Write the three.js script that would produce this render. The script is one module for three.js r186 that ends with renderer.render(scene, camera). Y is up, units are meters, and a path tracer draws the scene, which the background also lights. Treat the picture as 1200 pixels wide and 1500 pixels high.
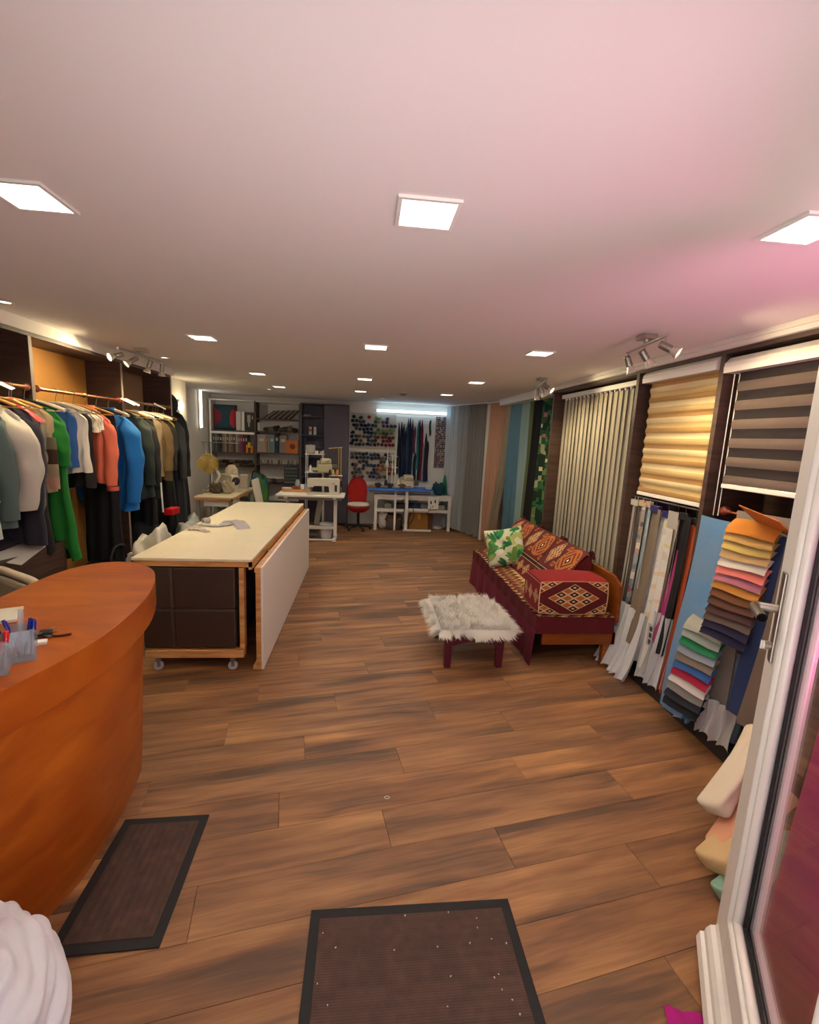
import * as THREE from 'three';
import { RoundedBoxGeometry } from 'three/addons/geometries/RoundedBoxGeometry.js';
import { mergeGeometries, mergeVertices } from 'three/addons/utils/BufferGeometryUtils.js';
import { RectAreaLightUniformsLib } from 'three/addons/lights/RectAreaLightUniformsLib.js';

// ---------------------------------------------------------------- camera, sky, sun, exposure
const D2R = Math.PI / 180;
const scene = new THREE.Scene();
const renderer = new THREE.WebGLRenderer({ antialias: true });
renderer.toneMapping = THREE.LinearToneMapping;
renderer.toneMappingExposure = 0.93;
renderer.shadowMap.enabled = true;
RectAreaLightUniformsLib.init();
const FOCAL = 662, EYE = 1.8;
const camera = new THREE.PerspectiveCamera(2 * Math.atan(750 / FOCAL) / D2R, 1200 / 1500, 0.02, 200);
camera.rotation.order = 'YXZ';
camera.position.set(0, EYE, 0);
camera.rotation.set(-9.36 * D2R, -5.75 * D2R, 2.53 * D2R);
camera.updateMatrixWorld(true);
scene.add(camera);

scene.background = new THREE.Color(0.56, 0.64, 0.86);               // bright open sky behind the photographer
const sun = new THREE.DirectionalLight(new THREE.Color(1, 0.95, 0.88), 270);
sun.position.set(1.0, 13, 4.0); sun.target.position.set(0.8, 0, -0.4);
sun.castShadow = true; sun.shadow.mapSize.set(2048, 2048);
Object.assign(sun.shadow.camera, { left: -7, right: 7, top: 7, bottom: -7, near: 1, far: 40 });
scene.add(sun, sun.target);

const PANEL_POWER = 90, SPOT_POWER = 1.6, TUBE_POWER = 9, WARM = new THREE.Color(1, 0.80, 0.46), PANEL_TINT = new THREE.Color(1, 0.90, 0.74);

// ---------------------------------------------------------------- helpers
const V = (x, y, z) => new THREE.Vector3(x, y, z);
function ray(px, py) { return V((px - 600) / FOCAL, -(py - 750) / FOCAL, -1).applyMatrix4(new THREE.Matrix4().extractRotation(camera.matrixWorld)); }
function onY(px, py, y) { const r = ray(px, py); return r.multiplyScalar((y - EYE) / r.y).add(V(0, EYE, 0)); }
function onX(px, py, x) { const r = ray(px, py); return r.multiplyScalar(x / r.x).add(V(0, EYE, 0)); }
function onZ(px, py, z) { const r = ray(px, py); return r.multiplyScalar(z / r.z).add(V(0, EYE, 0)); }
function rng(seed) { let a = seed >>> 0; return () => { a = (a + 0x6D2B79F5) | 0; let t = Math.imul(a ^ (a >>> 15), 1 | a); t = (t + Math.imul(t ^ (t >>> 7), 61 | t)) ^ t; return ((t ^ (t >>> 14)) >>> 0) / 4294967296; }; }
const rnd = rng(77);
const lerp = (a, b, t) => a + (b - a) * t, clamp = (x, a = 0, b = 1) => Math.min(b, Math.max(a, x)), sm = (a, b, x) => { const t = clamp((x - a) / (b - a)); return t * t * (3 - 2 * t); };
function hash2(x, y) { let h = Math.imul(x | 0, 374761393) + Math.imul(y | 0, 668265263); h = Math.imul(h ^ (h >>> 13), 1274126177); return ((h ^ (h >>> 16)) >>> 0) / 4294967296; }
function vnoise(x, y, px = 0, py = 0) {        // value noise, periodic when px/py are set
  const xi = Math.floor(x), yi = Math.floor(y), fx = x - xi, fy = y - yi, u = fx * fx * (3 - 2 * fx), v = fy * fy * (3 - 2 * fy);
  const w = (a, p) => p ? ((a % p) + p) % p : a;
  const h = (a, b) => hash2(w(a, px), w(b, py));
  return lerp(lerp(h(xi, yi), h(xi + 1, yi), u), lerp(h(xi, yi + 1), h(xi + 1, yi + 1), u), v);
}
function fbm(x, y, o = 4, px = 0, py = 0) { let s = 0, a = 0.5, t = 0; for (let i = 0; i < o; i++) { s += a * vnoise(x, y, px, py); t += a; x *= 2; y *= 2; px *= 2; py *= 2; a *= 0.5; } return s / t; }
const hex = (h) => [(h >> 16) & 255, (h >> 8) & 255, h & 255];
function dataTex(w, h, fn, srgb = true) {
  const d = new Uint8Array(w * h * 4);
  for (let y = 0; y < h; y++) for (let x = 0; x < w; x++) { const c = fn(x / w, y / h), o = (y * w + x) * 4; d[o] = clamp(c[0], 0, 255); d[o + 1] = clamp(c[1], 0, 255); d[o + 2] = clamp(c[2], 0, 255); d[o + 3] = 255; }
  const t = new THREE.DataTexture(d, w, h); t.wrapS = t.wrapT = THREE.RepeatWrapping; t.magFilter = THREE.LinearFilter; t.minFilter = THREE.LinearMipmapLinearFilter; t.generateMipmaps = true;
  if (srgb) t.colorSpace = THREE.SRGBColorSpace; t.needsUpdate = true; return t;
}
function canvasTex(w, h, draw) {
  const c = document.createElement('canvas'); c.width = w; c.height = h; draw(c.getContext('2d'), w, h);
  const t = new THREE.CanvasTexture(c); t.wrapS = t.wrapT = THREE.RepeatWrapping; t.colorSpace = THREE.SRGBColorSpace; return t;
}
function mat(color, rough = 0.6, extra = {}) {
  const { physical, ...rest } = extra;
  return new (physical ? THREE.MeshPhysicalMaterial : THREE.MeshStandardMaterial)({ color, roughness: rough, ...rest });
}
const cache = new Map();
function cm(color, rough = 0.7, extra) { const k = `${color}|${rough}|${JSON.stringify(extra || {})}`; if (!cache.has(k)) cache.set(k, mat(color, rough, extra || {})); return cache.get(k); }
// uv in metres from the dominant side each face points to
function uvm(g, s = 1, du = 0, dv = 0) {
  g = g.index ? g.toNonIndexed() : g; if (!g.attributes.normal) g.computeVertexNormals();
  const p = g.attributes.position, n = g.attributes.normal, uv = new Float32Array(p.count * 2);
  for (let i = 0; i < p.count; i += 3) {
    let nx = 0, ny = 0, nz = 0; for (let k = 0; k < 3; k++) { nx += n.getX(i + k); ny += n.getY(i + k); nz += n.getZ(i + k); }
    nx = Math.abs(nx); ny = Math.abs(ny); nz = Math.abs(nz);
    for (let k = 0; k < 3; k++) {
      const j = i + k, x = p.getX(j), y = p.getY(j), z = p.getZ(j);
      const [a, b] = ny >= nx && ny >= nz ? [x, z] : nx >= nz ? [z, y] : [x, y];
      uv[j * 2] = a / s + du; uv[j * 2 + 1] = b / s + dv;
    }
  }
  g.setAttribute('uv', new THREE.BufferAttribute(uv, 2)); return g;
}
function box(w, h, d, x = 0, y = 0, z = 0, r = 0) {      // centre x,z; y is the bottom
  const g = r > 0 ? new RoundedBoxGeometry(w, h, d, 1, Math.min(r, w / 2.01, h / 2.01, d / 2.01)) : new THREE.BoxGeometry(w, h, d);
  g.translate(x, y + h / 2, z); return g;
}
function span(x0, x1, y0, y1, z0, z1, r = 0) { return box(Math.abs(x1 - x0), Math.abs(y1 - y0), Math.abs(z1 - z0), (x0 + x1) / 2, Math.min(y0, y1), (z0 + z1) / 2, r); }
function cyl(r0, r1, h, x = 0, y = 0, z = 0, seg = 16) { const g = new THREE.CylinderGeometry(r1, r0, h, seg); g.translate(x, y + h / 2, z); return g; }
function lathe(pts, seg = 20, x = 0, y = 0, z = 0) { const g = new THREE.LatheGeometry(pts.map(([a, b]) => new THREE.Vector2(Math.max(a, 1e-5), b)), seg); g.translate(x, y, z); return g; }
function tube(pts, r = 0.01, seg = 8, n = 0, closed = false) { return new THREE.TubeGeometry(new THREE.CatmullRomCurve3(pts.map((p) => Array.isArray(p) ? V(...p) : p), closed, 'catmullrom', 0.4), n || pts.length * 6, r, seg, closed); }
function rod(a, b, r, seg = 10, r1 = r) {
  const A = Array.isArray(a) ? V(...a) : a, B = Array.isArray(b) ? V(...b) : b, d = B.clone().sub(A), g = new THREE.CylinderGeometry(r1, r, d.length(), seg);
  g.applyQuaternion(new THREE.Quaternion().setFromUnitVectors(V(0, 1, 0), d.clone().normalize())); g.translate((A.x + B.x) / 2, (A.y + B.y) / 2, (A.z + B.z) / 2); return g;
}
function extr(pts, depth, bevel = 0, holes) {          // shape in x,y extruded along z
  const s = new THREE.Shape(pts.map(([x, y]) => new THREE.Vector2(x, y)));
  for (const h of holes || []) s.holes.push(new THREE.Path(h.map(([x, y]) => new THREE.Vector2(x, y))));
  return new THREE.ExtrudeGeometry(s, { depth, bevelEnabled: bevel > 0, bevelSize: bevel, bevelThickness: bevel, bevelSegments: 2, curveSegments: 10 });
}
function slab(poly, y0, y1, bevel = 0) {               // outline in x,z extruded upwards from y0 to y1
  const g = extr(poly.map(([x, z]) => [x, -z]), y1 - y0 - 2 * bevel, bevel); g.rotateX(-Math.PI / 2); g.translate(0, y0 + bevel, 0); return g;
}
function grid(nu, nv, fn, uvs = [1, 1]) {              // parametric sheet: fn(u,v) -> [x,y,z]
  const p = [], uv = [], ix = [];
  for (let j = 0; j <= nv; j++) for (let i = 0; i <= nu; i++) { p.push(...fn(i / nu, j / nv)); uv.push(i / nu * uvs[0], j / nv * uvs[1]); }
  for (let j = 0; j < nv; j++) for (let i = 0; i < nu; i++) { const a = j * (nu + 1) + i, b = a + 1, c = a + nu + 1, d = c + 1; ix.push(a, c, b, b, c, d); }
  const g = new THREE.BufferGeometry(); g.setAttribute('position', new THREE.Float32BufferAttribute(p, 3)); g.setAttribute('uv', new THREE.Float32BufferAttribute(uv, 2)); g.setIndex(ix); g.computeVertexNormals(); return g;
}
function merge(list) {
  return mergeGeometries(list.map((g) => { g = g.index ? g.toNonIndexed() : g.clone(); for (const k of Object.keys(g.attributes)) if (!['position', 'normal', 'uv'].includes(k)) g.deleteAttribute(k); if (!g.attributes.normal) g.computeVertexNormals(); if (!g.attributes.uv) g.setAttribute('uv', new THREE.BufferAttribute(new Float32Array(g.attributes.position.count * 2), 2)); return g; }));
}
function turn(g, x = 0, y = 0, z = 0) { if (x) g.rotateX(x); if (y) g.rotateY(y); if (z) g.rotateZ(z); return g; }
const taken = new Map();
function numbered(name) { const n = taken.get(name) || 0; taken.set(name, n + 1); return n ? `${name}_${String(n).padStart(3, '0')}` : name; }
function mesh(name, geo, material, parent) {
  if (Array.isArray(geo)) geo = merge(geo);
  const m = new THREE.Mesh(geo, material); m.castShadow = m.receiveShadow = true; m.name = parent ? name : numbered(name); (parent || scene).add(m); return m;
}
function tag(o, label, category, group) { o.userData.label = label; o.userData.category = category; if (group) o.userData.group = group; return o; }
function one(name, geo, material, label, category, group) { return tag(mesh(name, geo, material), label, category, group); }
function thing(name, label, category, pos = [0, 0, 0], ry = 0, group) { const o = new THREE.Group(); o.name = numbered(name); o.position.set(...pos); o.rotation.y = ry; scene.add(o); return tag(o, label, category, group); }
function struct(name, geo, material, label, category = 'structure') { const m = mesh(name, geo, material); m.userData.kind = 'structure'; if (label) m.userData.label = label; m.userData.category = category; return m; }
function copyOf(o, pos, ry, label, group) { const c = o.clone(); c.userData = { ...o.userData }; c.name = numbered(o.name.replace(/_\d{3}$/, '')); c.position.set(...pos); if (ry !== undefined) c.rotation.y = ry; if (label) c.userData.label = label; if (group) c.userData.group = group; scene.add(c); return c; }

// ---------------------------------------------------------------- shared materials
const CEIL = 2.46;
const TX = {};
TX.fabric = dataTex(128, 128, (u, v) => { const a = 0.5 + 0.25 * Math.sin(u * 128 * Math.PI) + 0.25 * Math.sin(v * 128 * Math.PI), n = hash2(u * 128 | 0, v * 128 | 0); const c = 150 + 70 * a * n; return [c, c, c]; }, false);
TX.plaster = dataTex(256, 256, (u, v) => { const c = 120 + 60 * fbm(u * 24, v * 24, 4, 24, 24); return [c, c, c]; }, false);
TX.woodBump = dataTex(512, 256, (u, v) => { const c = 255 * fbm(u * 6 + 0.4 * fbm(u * 4, v * 8, 2, 4, 8), v * 90, 3, 6, 90); return [c, c, c]; }, false);
function woodTex(dark, light, w = 512, h = 512, gx = 4, gy = 40, blotch = 0.5, seed = 0) {
  const A = hex(dark), B = hex(light);
  return dataTex(w, h, (u, v) => {
    const wob = fbm(u * 3 + seed, v * 5, 3, 3, 5);
    const g = fbm(u * gx + seed * 7, v * gy + wob * 3, 4, gx, 0), b = fbm(u * 3 + 11 + seed, v * 6, 3, 3, 6);
    const t = clamp(g * (1 - blotch) + b * blotch + 0.9 * (g - 0.5)); return A.map((a, i) => lerp(a, B[i], t));
  });
}
TX.cherry = woodTex(0x96420a, 0xc46a1a, 1024, 512, 5, 16, 0.62, 3);
TX.pine = woodTex(0xb4783f, 0xdda566, 512, 256, 3, 24, 0.4, 5);
TX.darkwood = woodTex(0x3c2a22, 0x553d31, 512, 512, 3, 44, 0.4, 8);
TX.cream = dataTex(512, 512, (u, v) => { const n = fbm(u * 40, v * 40, 3, 40, 40), b = fbm(u * 4, v * 4, 3, 4, 4); return [222 + 10 * n + 6 * b, 208 + 10 * n + 4 * b, 178 + 10 * n]; });
const M = {
  ceiling: mat(0xe4dfd9, 0.9, { bumpMap: TX.plaster, bumpScale: 0.0008 }),
  wall: mat(0xe4dfd6, 0.9, { bumpMap: TX.plaster, bumpScale: 0.001 }),
  white: mat(0xe9e5dc, 0.45), gloss: mat(0xf0ebe2, 0.2), cream: mat(0xffffff, 0.42, { map: TX.cream }),
  pine: mat(0xffffff, 0.5, { map: TX.pine }), cherry: mat(0xffffff, 0.36, { map: TX.cherry }),
  brown: mat(0xffffff, 0.55, { map: TX.darkwood, bumpMap: TX.woodBump, bumpScale: 0.0004 }),
  ochre: mat(0xa87430, 0.75), chrome: mat(0xb9b4ac, 0.28, { metalness: 1 }), steel: mat(0x9b978f, 0.4, { metalness: 1 }), copper: mat(0xb5764f, 0.3, { metalness: 1 }),
  black: mat(0x17161a, 0.6), rubber: mat(0x222020, 0.85), slate: mat(0x4b4652, 0.6, { bumpMap: TX.woodBump, bumpScale: 0.0003 }), plinth: mat(0x2b2726, 0.5),
  glass: mat(0xffffff, 0.03, { physical: true, transmission: 1, thickness: 0, ior: 1.45 }), clear: mat(0xf2f4f6, 0.08, { physical: true, transmission: 0.9, thickness: 0, ior: 1.4 }),
};
const cloth = (c, extra = {}) => mat(c, 0.92, { bumpMap: TX.fabric, bumpScale: 0.0006, side: THREE.DoubleSide, ...extra });
const clothCache = new Map();
const CL = (c) => { if (!clothCache.has(c)) clothCache.set(c, cloth(c)); return clothCache.get(c); };

// ---------------------------------------------------------------- the room
const ROOM = [[-2.62, -0.45], [2.6, -0.45], [2.6, -7.3], [1.95, -9.25], [-2.98, -9.25], [-2.98, -7.0], [-2.62, -7.0]];
const floor = struct('floor', slab([[-2.62, -0.30], [2.6, -0.30], ...ROOM.slice(2)], -0.14, -0.009), mat(0x2a1c14, 0.9), 'floor of brown wood-look laminate planks laid at a slant', 'floor');
function clip(poly, inside, cross) { const out = []; for (let i = 0; i < poly.length; i++) { const a = poly[i], b = poly[(i + 1) % poly.length], ia = inside(a), ib = inside(b); if (ia) out.push(a); if (ia !== ib) out.push(cross(a, b)); } return out; }
function clipLine(poly, nx, nz, d) { const f = (p) => p[0] * nx + p[1] * nz - d; return clip(poly, (p) => f(p) <= 0, (a, b) => { const t = f(a) / (f(a) - f(b)); return [lerp(a[0], b[0], t), lerp(a[1], b[1], t)]; }); }
{
  const dark = hex(0x644835), mid = hex(0x966843), light = hex(0xbf8d5a);
  const woods = [0, 1].map((s) => dataTex(1024, 512, (u, v) => {
    const wob = fbm(u * 5 + s * 9, v * 6, 3, 5, 6), g = fbm(u * 5, v * 80 + wob * 4, 3, 5, 0), b = fbm(u * 4 + 3 + s * 5, v * 15 + 1.2 * wob, 3, 4, 0), f = fbm(u * 30, v * 260, 2, 30, 260);
    let t = clamp(0.52 + 1.15 * (b - 0.5) + 0.40 * (g - 0.5) + 0.7 * (fbm(u * 3 + 7, v * 5, 2, 3, 5) - 0.5)); const c = t < 0.5 ? dark.map((a, i) => lerp(a, mid[i], t * 2)) : mid.map((a, i) => lerp(a, light[i], t * 2 - 1));
    const k = 0.93 + 0.14 * f; return c.map((x) => x * k);
  }));
  const roughT = dataTex(256, 256, (u, v) => { const c = 105 + 60 * fbm(u * 8, v * 30, 3, 8, 30); return [c, c, c]; }, false);
  const tones = [[1, 1, 1], [0.9, 0.88, 0.88], [1.06, 1.03, 0.98], [0.96, 0.97, 1.0]];
  const mats = woods.flatMap((w) => tones.map(([r, g, b]) => { const m = mat(0xffffff, 1, { map: w, roughnessMap: roughT, bumpMap: TX.woodBump, bumpScale: 0.0003 }); m.color.setRGB(r * 0.9, g * 0.9, b * 0.9); return m; }));
  const A = 9.5 * D2R, ca = Math.cos(A), sa = Math.sin(A), PW = 0.212, PL = 1.29, rr = rng(5);
  const toW = (s, t) => [s * ca + t * sa, -s * sa + t * ca];                        // s along the planks, t across
  for (let row = -52; row < 12; row++) {
    const off = (row * 0.4117 % 1) * PL + rr() * 0.12, t0 = row * PW + 0.015, t1 = t0 + PW;
    for (let k = -5; k < 6; k++) {
      const s0 = k * PL + off, e = 0.0009; let poly = [[s0 + e, t0 + e], [s0 + PL - e, t0 + e], [s0 + PL - e, t1 - e], [s0 + e, t1 - e]].map(([s, t]) => toW(s, t));
      const cx = poly.reduce((a, p) => a + p[0], 0) / 4, cz = poly.reduce((a, p) => a + p[1], 0) / 4;
      for (const [nx, nz, d] of [[1, 0, 2.6], [0, 1, -0.3], [0, -1, 9.25], [-1, 0, cz < -7 ? 2.98 : 2.62], [1.95, -0.65, 1.95 * 2.6 + 0.65 * 7.3]]) if (poly.length) poly = clipLine(poly, nx, nz, d);
      const u0 = rr(), v0 = rr(), m = mats[rr() * mats.length | 0];
      if (poly.length < 3) continue;
      const area = Math.abs(poly.reduce((a, p, i) => { const q = poly[(i + 1) % poly.length]; return a + p[0] * q[1] - q[0] * p[1]; }, 0)) / 2; if (area < 0.004) continue;
      const ctr = [poly.reduce((a, p) => a + p[0], 0) / poly.length, poly.reduce((a, p) => a + p[1], 0) / poly.length];
      const inner = poly.map(([x, z]) => { const dx = ctr[0] - x, dz = ctr[1] - z, l = Math.hypot(dx, dz); return [x + dx / l * 0.0022, z + dz / l * 0.0022]; });
      const P = [], U = [], put = (x, y, z) => { P.push(x, y, z); const s = x * ca - z * sa, t = x * sa + z * ca; U.push((s - s0) / 2.1 + u0, (t - t0) / 1.05 + v0); };
      const n = poly.length; for (let i = 1; i < n - 1; i++) for (const q of [inner[0], inner[i + 1], inner[i]]) put(q[0], 0, q[1]);
      for (let i = 0; i < n; i++) { const a = inner[i], b = inner[(i + 1) % n], c = poly[i], d = poly[(i + 1) % n]; for (const [q, y] of [[a, 0], [b, 0], [c, -0.0012], [b, 0], [d, -0.0012], [c, -0.0012]]) put(q[0], y, q[1]); for (const [q, y] of [[c, -0.0012], [d, -0.0012], [c, -0.009], [d, -0.0012], [d, -0.009], [c, -0.009]]) put(q[0], y, q[1]); }
      const g = new THREE.BufferGeometry(); g.setAttribute('position', new THREE.Float32BufferAttribute(P, 3)); g.setAttribute('uv', new THREE.Float32BufferAttribute(U, 2)); g.computeVertexNormals();
      if (g.attributes.normal.getY(0) < 0) { const ix = []; for (let i = 0; i < P.length / 3; i += 3) ix.push(i, i + 2, i + 1); g.setIndex(ix); g.computeVertexNormals(); const g2 = g.toNonIndexed(); g2.computeVertexNormals(); mesh('plank', g2, m, floor); } else mesh('plank', g, m, floor);
    }
  }
}
struct('ceiling', slab([[-3.15, -0.30], [2.75, -0.30], [2.75, -9.4], [-3.15, -9.4]], CEIL, CEIL + 0.12), M.ceiling, 'smooth white painted ceiling', 'ceiling');
struct('wall_left', span(-2.74, -2.62, 0, CEIL, -0.30, -6.88), M.wall, 'white wall behind the clothes units', 'wall');
struct('wall_left_step', [span(-3.1, -2.62, 0, CEIL, -6.88, -7.0), span(-3.1, -2.98, 0, CEIL, -7.0, -9.25)], M.wall, 'white wall stepping out beside the far shelves', 'wall');
struct('wall_back', span(-3.1, 2.75, 0, CEIL, -9.25, -9.37), M.wall, 'white wall at the far end of the shop', 'wall');
struct('wall_right', span(2.6, 2.72, 0, CEIL, -0.30, -7.3), M.wall, 'white wall behind the curtain units', 'wall');
struct('wall_right_slant', slab([[2.6, -7.3], [1.95, -9.25], [2.72, -9.25], [2.72, -7.3]], 0, CEIL), M.wall, 'slanting white wall behind the grey curtains', 'wall');
// shopfront: door opening x -0.45..0.85, display window x 1.5..2.45
struct('wall_front', [span(-2.74, -0.45, 0, CEIL, -0.45, -0.30), span(-0.45, 0.85, 2.25, CEIL, -0.45, -0.30), span(0.85, 1.5, 0, CEIL, -0.45, -0.30), span(1.5, 2.45, 2.4, CEIL, -0.45, -0.30), span(1.5, 2.45, 0, 0.18, -0.45, -0.30), span(2.45, 2.72, 0, CEIL, -0.45, -0.30)], M.wall, 'front wall of the shop round the entrance', 'wall');
{
  const w = struct('window_1', [span(1.5, 2.45, 0.18, 0.24, -0.41, -0.34), span(1.5, 2.45, 2.36, 2.4, -0.41, -0.34), span(1.5, 1.55, 0.24, 2.36, -0.41, -0.34), span(2.40, 2.45, 0.24, 2.36, -0.41, -0.34)], M.white, 'white framed display window beside the door', 'window');
  mesh('pane', span(1.55, 2.40, 0.24, 2.36, -0.376, -0.374), M.glass, w);
}
struct('door_canopy', span(-1.25, 0.97, 2.62, 2.70, -0.30, 1.7, 0.01), M.white, 'flat white canopy outside over the shop entrance', 'canopy');
struct('pavement', span(-8, 8, -0.12, -0.002, -0.30, 9), mat(0x36363a, 0.9, { bumpMap: TX.plaster, bumpScale: 0.002 }), 'pale stone pavement outside the shop', 'pavement');
// ---------------------------------------------------------------- lamps
const glow = (c, k) => { const m = new THREE.MeshStandardMaterial({ color: 0xffffff, roughness: 0.5 }); m.emissive = new THREE.Color(c); m.emissiveIntensity = k; return m; };
{
  const frameG = merge([box(0.182, 0.008, 0.012, 0, -0.008, 0.085), box(0.182, 0.008, 0.012, 0, -0.008, -0.085), box(0.012, 0.008, 0.158, 0.085, -0.008, 0), box(0.012, 0.008, 0.158, -0.085, -0.008, 0)]);
  const plateG = box(0.158, 0.004, 0.158, 0, -0.005, 0), plateM = glow(new THREE.Color(1, 0.93, 0.80), 4);
  const rows = [[[-1.02, -1.58], [0.16, -1.46], [1.28, -1.34]], [[-1.22, -3.62], [0.05, -3.56], [1.26, -3.40]], [[-1.29, -5.62], [-0.04, -5.56], [1.24, -5.29]], [[-1.31, -7.08], [-0.11, -7.11], [1.18, -6.91]]];
  const where = ['just inside the entrance', 'over the middle of the cutting table', 'level with the far curtains', 'over the sewing area'], side = ['clothes side', 'centre row', 'curtain side'];
  rows.forEach((r, i) => r.forEach(([x, z], j) => {
    const t = thing('ceiling_light', `square white LED ceiling panel ${where[i]}, ${side[j]}`, 'ceiling light', [x, CEIL, z], 0, 'square LED panels in the ceiling');
    mesh('frame', frameG, M.white, t); mesh('diffuser', plateG, plateM, t);
    const a = new THREE.RectAreaLight(PANEL_TINT, PANEL_POWER, 0.154, 0.154); a.position.set(0, -0.0075, 0); a.rotation.x = -Math.PI / 2; t.add(a);
  }));
  // small round recessed spots
  const ringG = lathe([[0.03, 0], [0.045, -0.001], [0.046, -0.006], [0.036, -0.009], [0.03, -0.004]], 24), lensG = cyl(0.031, 0.031, 0.003, 0, -0.005, 0, 24), lensM = glow(new THREE.Color(1, 0.9, 0.7), 5);
  [[-2.06, -2.92, 'above the first clothes bay'], [-1.96, -4.74, 'beside the four-headed track light'], [-1.56, -7.58, 'above the fabric shelves'], [0.25, -8.15, 'in front of the thread wall']].forEach(([x, z, w], i) => {
    const t = thing('downlight', `small round recessed spotlight ${w}`, 'spotlight', [x, CEIL, z], 0, 'round recessed spots');
    mesh('ring', ringG, M.white, t); mesh('lens', lensG, lensM, t);
    const a = new THREE.SpotLight(WARM, i < 2 ? 3 : 1.5, 0, 60 * D2R, 0.9, 2); a.position.set(0, -0.012, 0); a.target.position.set(i < 2 ? -0.15 : 0, -1, 0); a.castShadow = true; t.add(a, a.target);
  });
}
function trackLight(label, a, b, heads) {
  const A = V(...a), B = V(...b), mid = A.clone().add(B).multiplyScalar(0.5), t = thing('track_spotlight', label, 'track light', [mid.x, CEIL, mid.z]);
  const la = A.clone().sub(mid).setY(-0.055), lb = B.clone().sub(mid).setY(-0.055);
  mesh('ceiling_plate', box(0.09, 0.03, 0.09, 0, -0.03, 0, 0.006), M.chrome, t);
  mesh('bar', [rod(la, lb, 0.009, 10), rod([0, -0.055, 0], [0, -0.02, 0], 0.012)], M.chrome, t);
  heads.forEach(([f, dx, dy, dz], i) => {
    const p = la.clone().lerp(lb, f), d = V(dx, dy, dz).normalize(), pivot = p.clone().add(V(0, -0.055, 0)), h = new THREE.Group(); h.name = 'spot_head'; t.add(h);
    mesh('stem', rod(p, pivot, 0.006), M.chrome, h);
    const q = new THREE.Quaternion().setFromUnitVectors(V(0, -1, 0), d), put = (g) => { g.applyQuaternion(q); g.translate(pivot.x, pivot.y, pivot.z); return g; };
    mesh('sleeve', put(lathe([[0.001, 0.03], [0.018, 0.03], [0.02, 0.02], [0.02, -0.035], [0.016, -0.04], [0.001, -0.04]], 18)), M.steel, h);
    mesh('reflector', put(lathe([[0.014, -0.038], [0.02, -0.05], [0.03, -0.075], [0.033, -0.082], [0.031, -0.082], [0.018, -0.052]], 18)), mat(0xe6dcc8, 0.25, { metalness: 0.6 }), h);
    mesh('bulb', put(lathe([[0.001, -0.078], [0.02, -0.077], [0.028, -0.072], [0.016, -0.055], [0.001, -0.052]], 16)), glow(new THREE.Color(1, 0.86, 0.6), 9), h);
    const s = new THREE.SpotLight(WARM, SPOT_POWER, 0, 66 * D2R, 0.85, 2), o = pivot.clone().addScaledVector(d, 0.088); s.position.copy(o); s.target.position.copy(o).add(d); s.castShadow = true; t.add(s, s.target);
  });
}
trackLight('four-headed chrome ceiling track light in front of the clothes rails', [-2.0, 0, -3.98], [-1.93, 0, -4.62], [[0.02, -0.55, -0.35, 0.75], [0.33, -0.5, -0.5, 0.45], [0.68, -0.3, -0.9, 0.1], [0.98, -0.1, -0.9, -0.1]]);
trackLight('three-headed chrome ceiling track light facing the zebra blinds', [1.67, 0, -2.92], [1.60, 0, -2.42], [[0.04, 0.35, -0.85, 0.05], [0.48, 0.5, -0.75, 0.1], [0.96, 0.6, -0.45, 0.5]]);
trackLight('three-headed chrome ceiling track light in front of the vertical blinds', [1.83, 0, -4.93], [1.72, 0, -4.38], [[0.05, 0.1, -0.95, 0.0], [0.5, 0.45, -0.8, 0], [0.95, 0.55, -0.5, 0.5]]);
{ // LED batten on the back wall, above the zips
  const t = thing('led_tube', 'long cold white LED tube above the thread and zip wall', 'tube light', [0.925, 2.30, -9.25]);
  mesh('housing', box(1.50, 0.045, 0.03, 0, -0.022, 0.017), M.white, t);
  mesh('tube', turn(cyl(0.028, 0.028, 1.48, 0, -0.74, 0, 16), 0, 0, Math.PI / 2).translate(0, 0, 0.055), glow(new THREE.Color(0.78, 0.93, 1), 2.2), t);
  const a = new THREE.RectAreaLight(new THREE.Color(0.38, 0.72, 1), TUBE_POWER, 1.48, 0.06); a.position.set(0, 0, 0.088); a.rotation.y = Math.PI; t.add(a);
  const u = new THREE.RectAreaLight(new THREE.Color(0.38, 0.72, 1), TUBE_POWER * 0.22, 1.48, 0.05); u.position.set(0, 0.034, 0.055); u.rotation.x = Math.PI / 2; t.add(u);
  const d = new THREE.RectAreaLight(new THREE.Color(0.38, 0.72, 1), TUBE_POWER * 0.22, 1.48, 0.05); d.position.set(0, -0.034, 0.055); d.rotation.x = -Math.PI / 2; t.add(d);
}
{ // upright LED tube on the stepped wall, left of the shelves
  const t = thing('led_tube', 'upright warm LED tube on the white wall beside the fabric shelves', 'tube light', [-2.98, 1.79, -8.5]);
  mesh('housing', box(0.03, 0.70, 0.045, 0.016, 0, 0), M.white, t);
  mesh('tube', cyl(0.022, 0.022, 0.66, 0.045, 0.02, 0, 14), glow(new THREE.Color(1, 0.96, 0.84), 5), t);
  const a = new THREE.RectAreaLight(new THREE.Color(1, 0.95, 0.8), 9, 0.05, 0.66); a.position.set(0.07, 0.35, 0); a.rotation.y = -Math.PI / 2; t.add(a);
}
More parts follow.
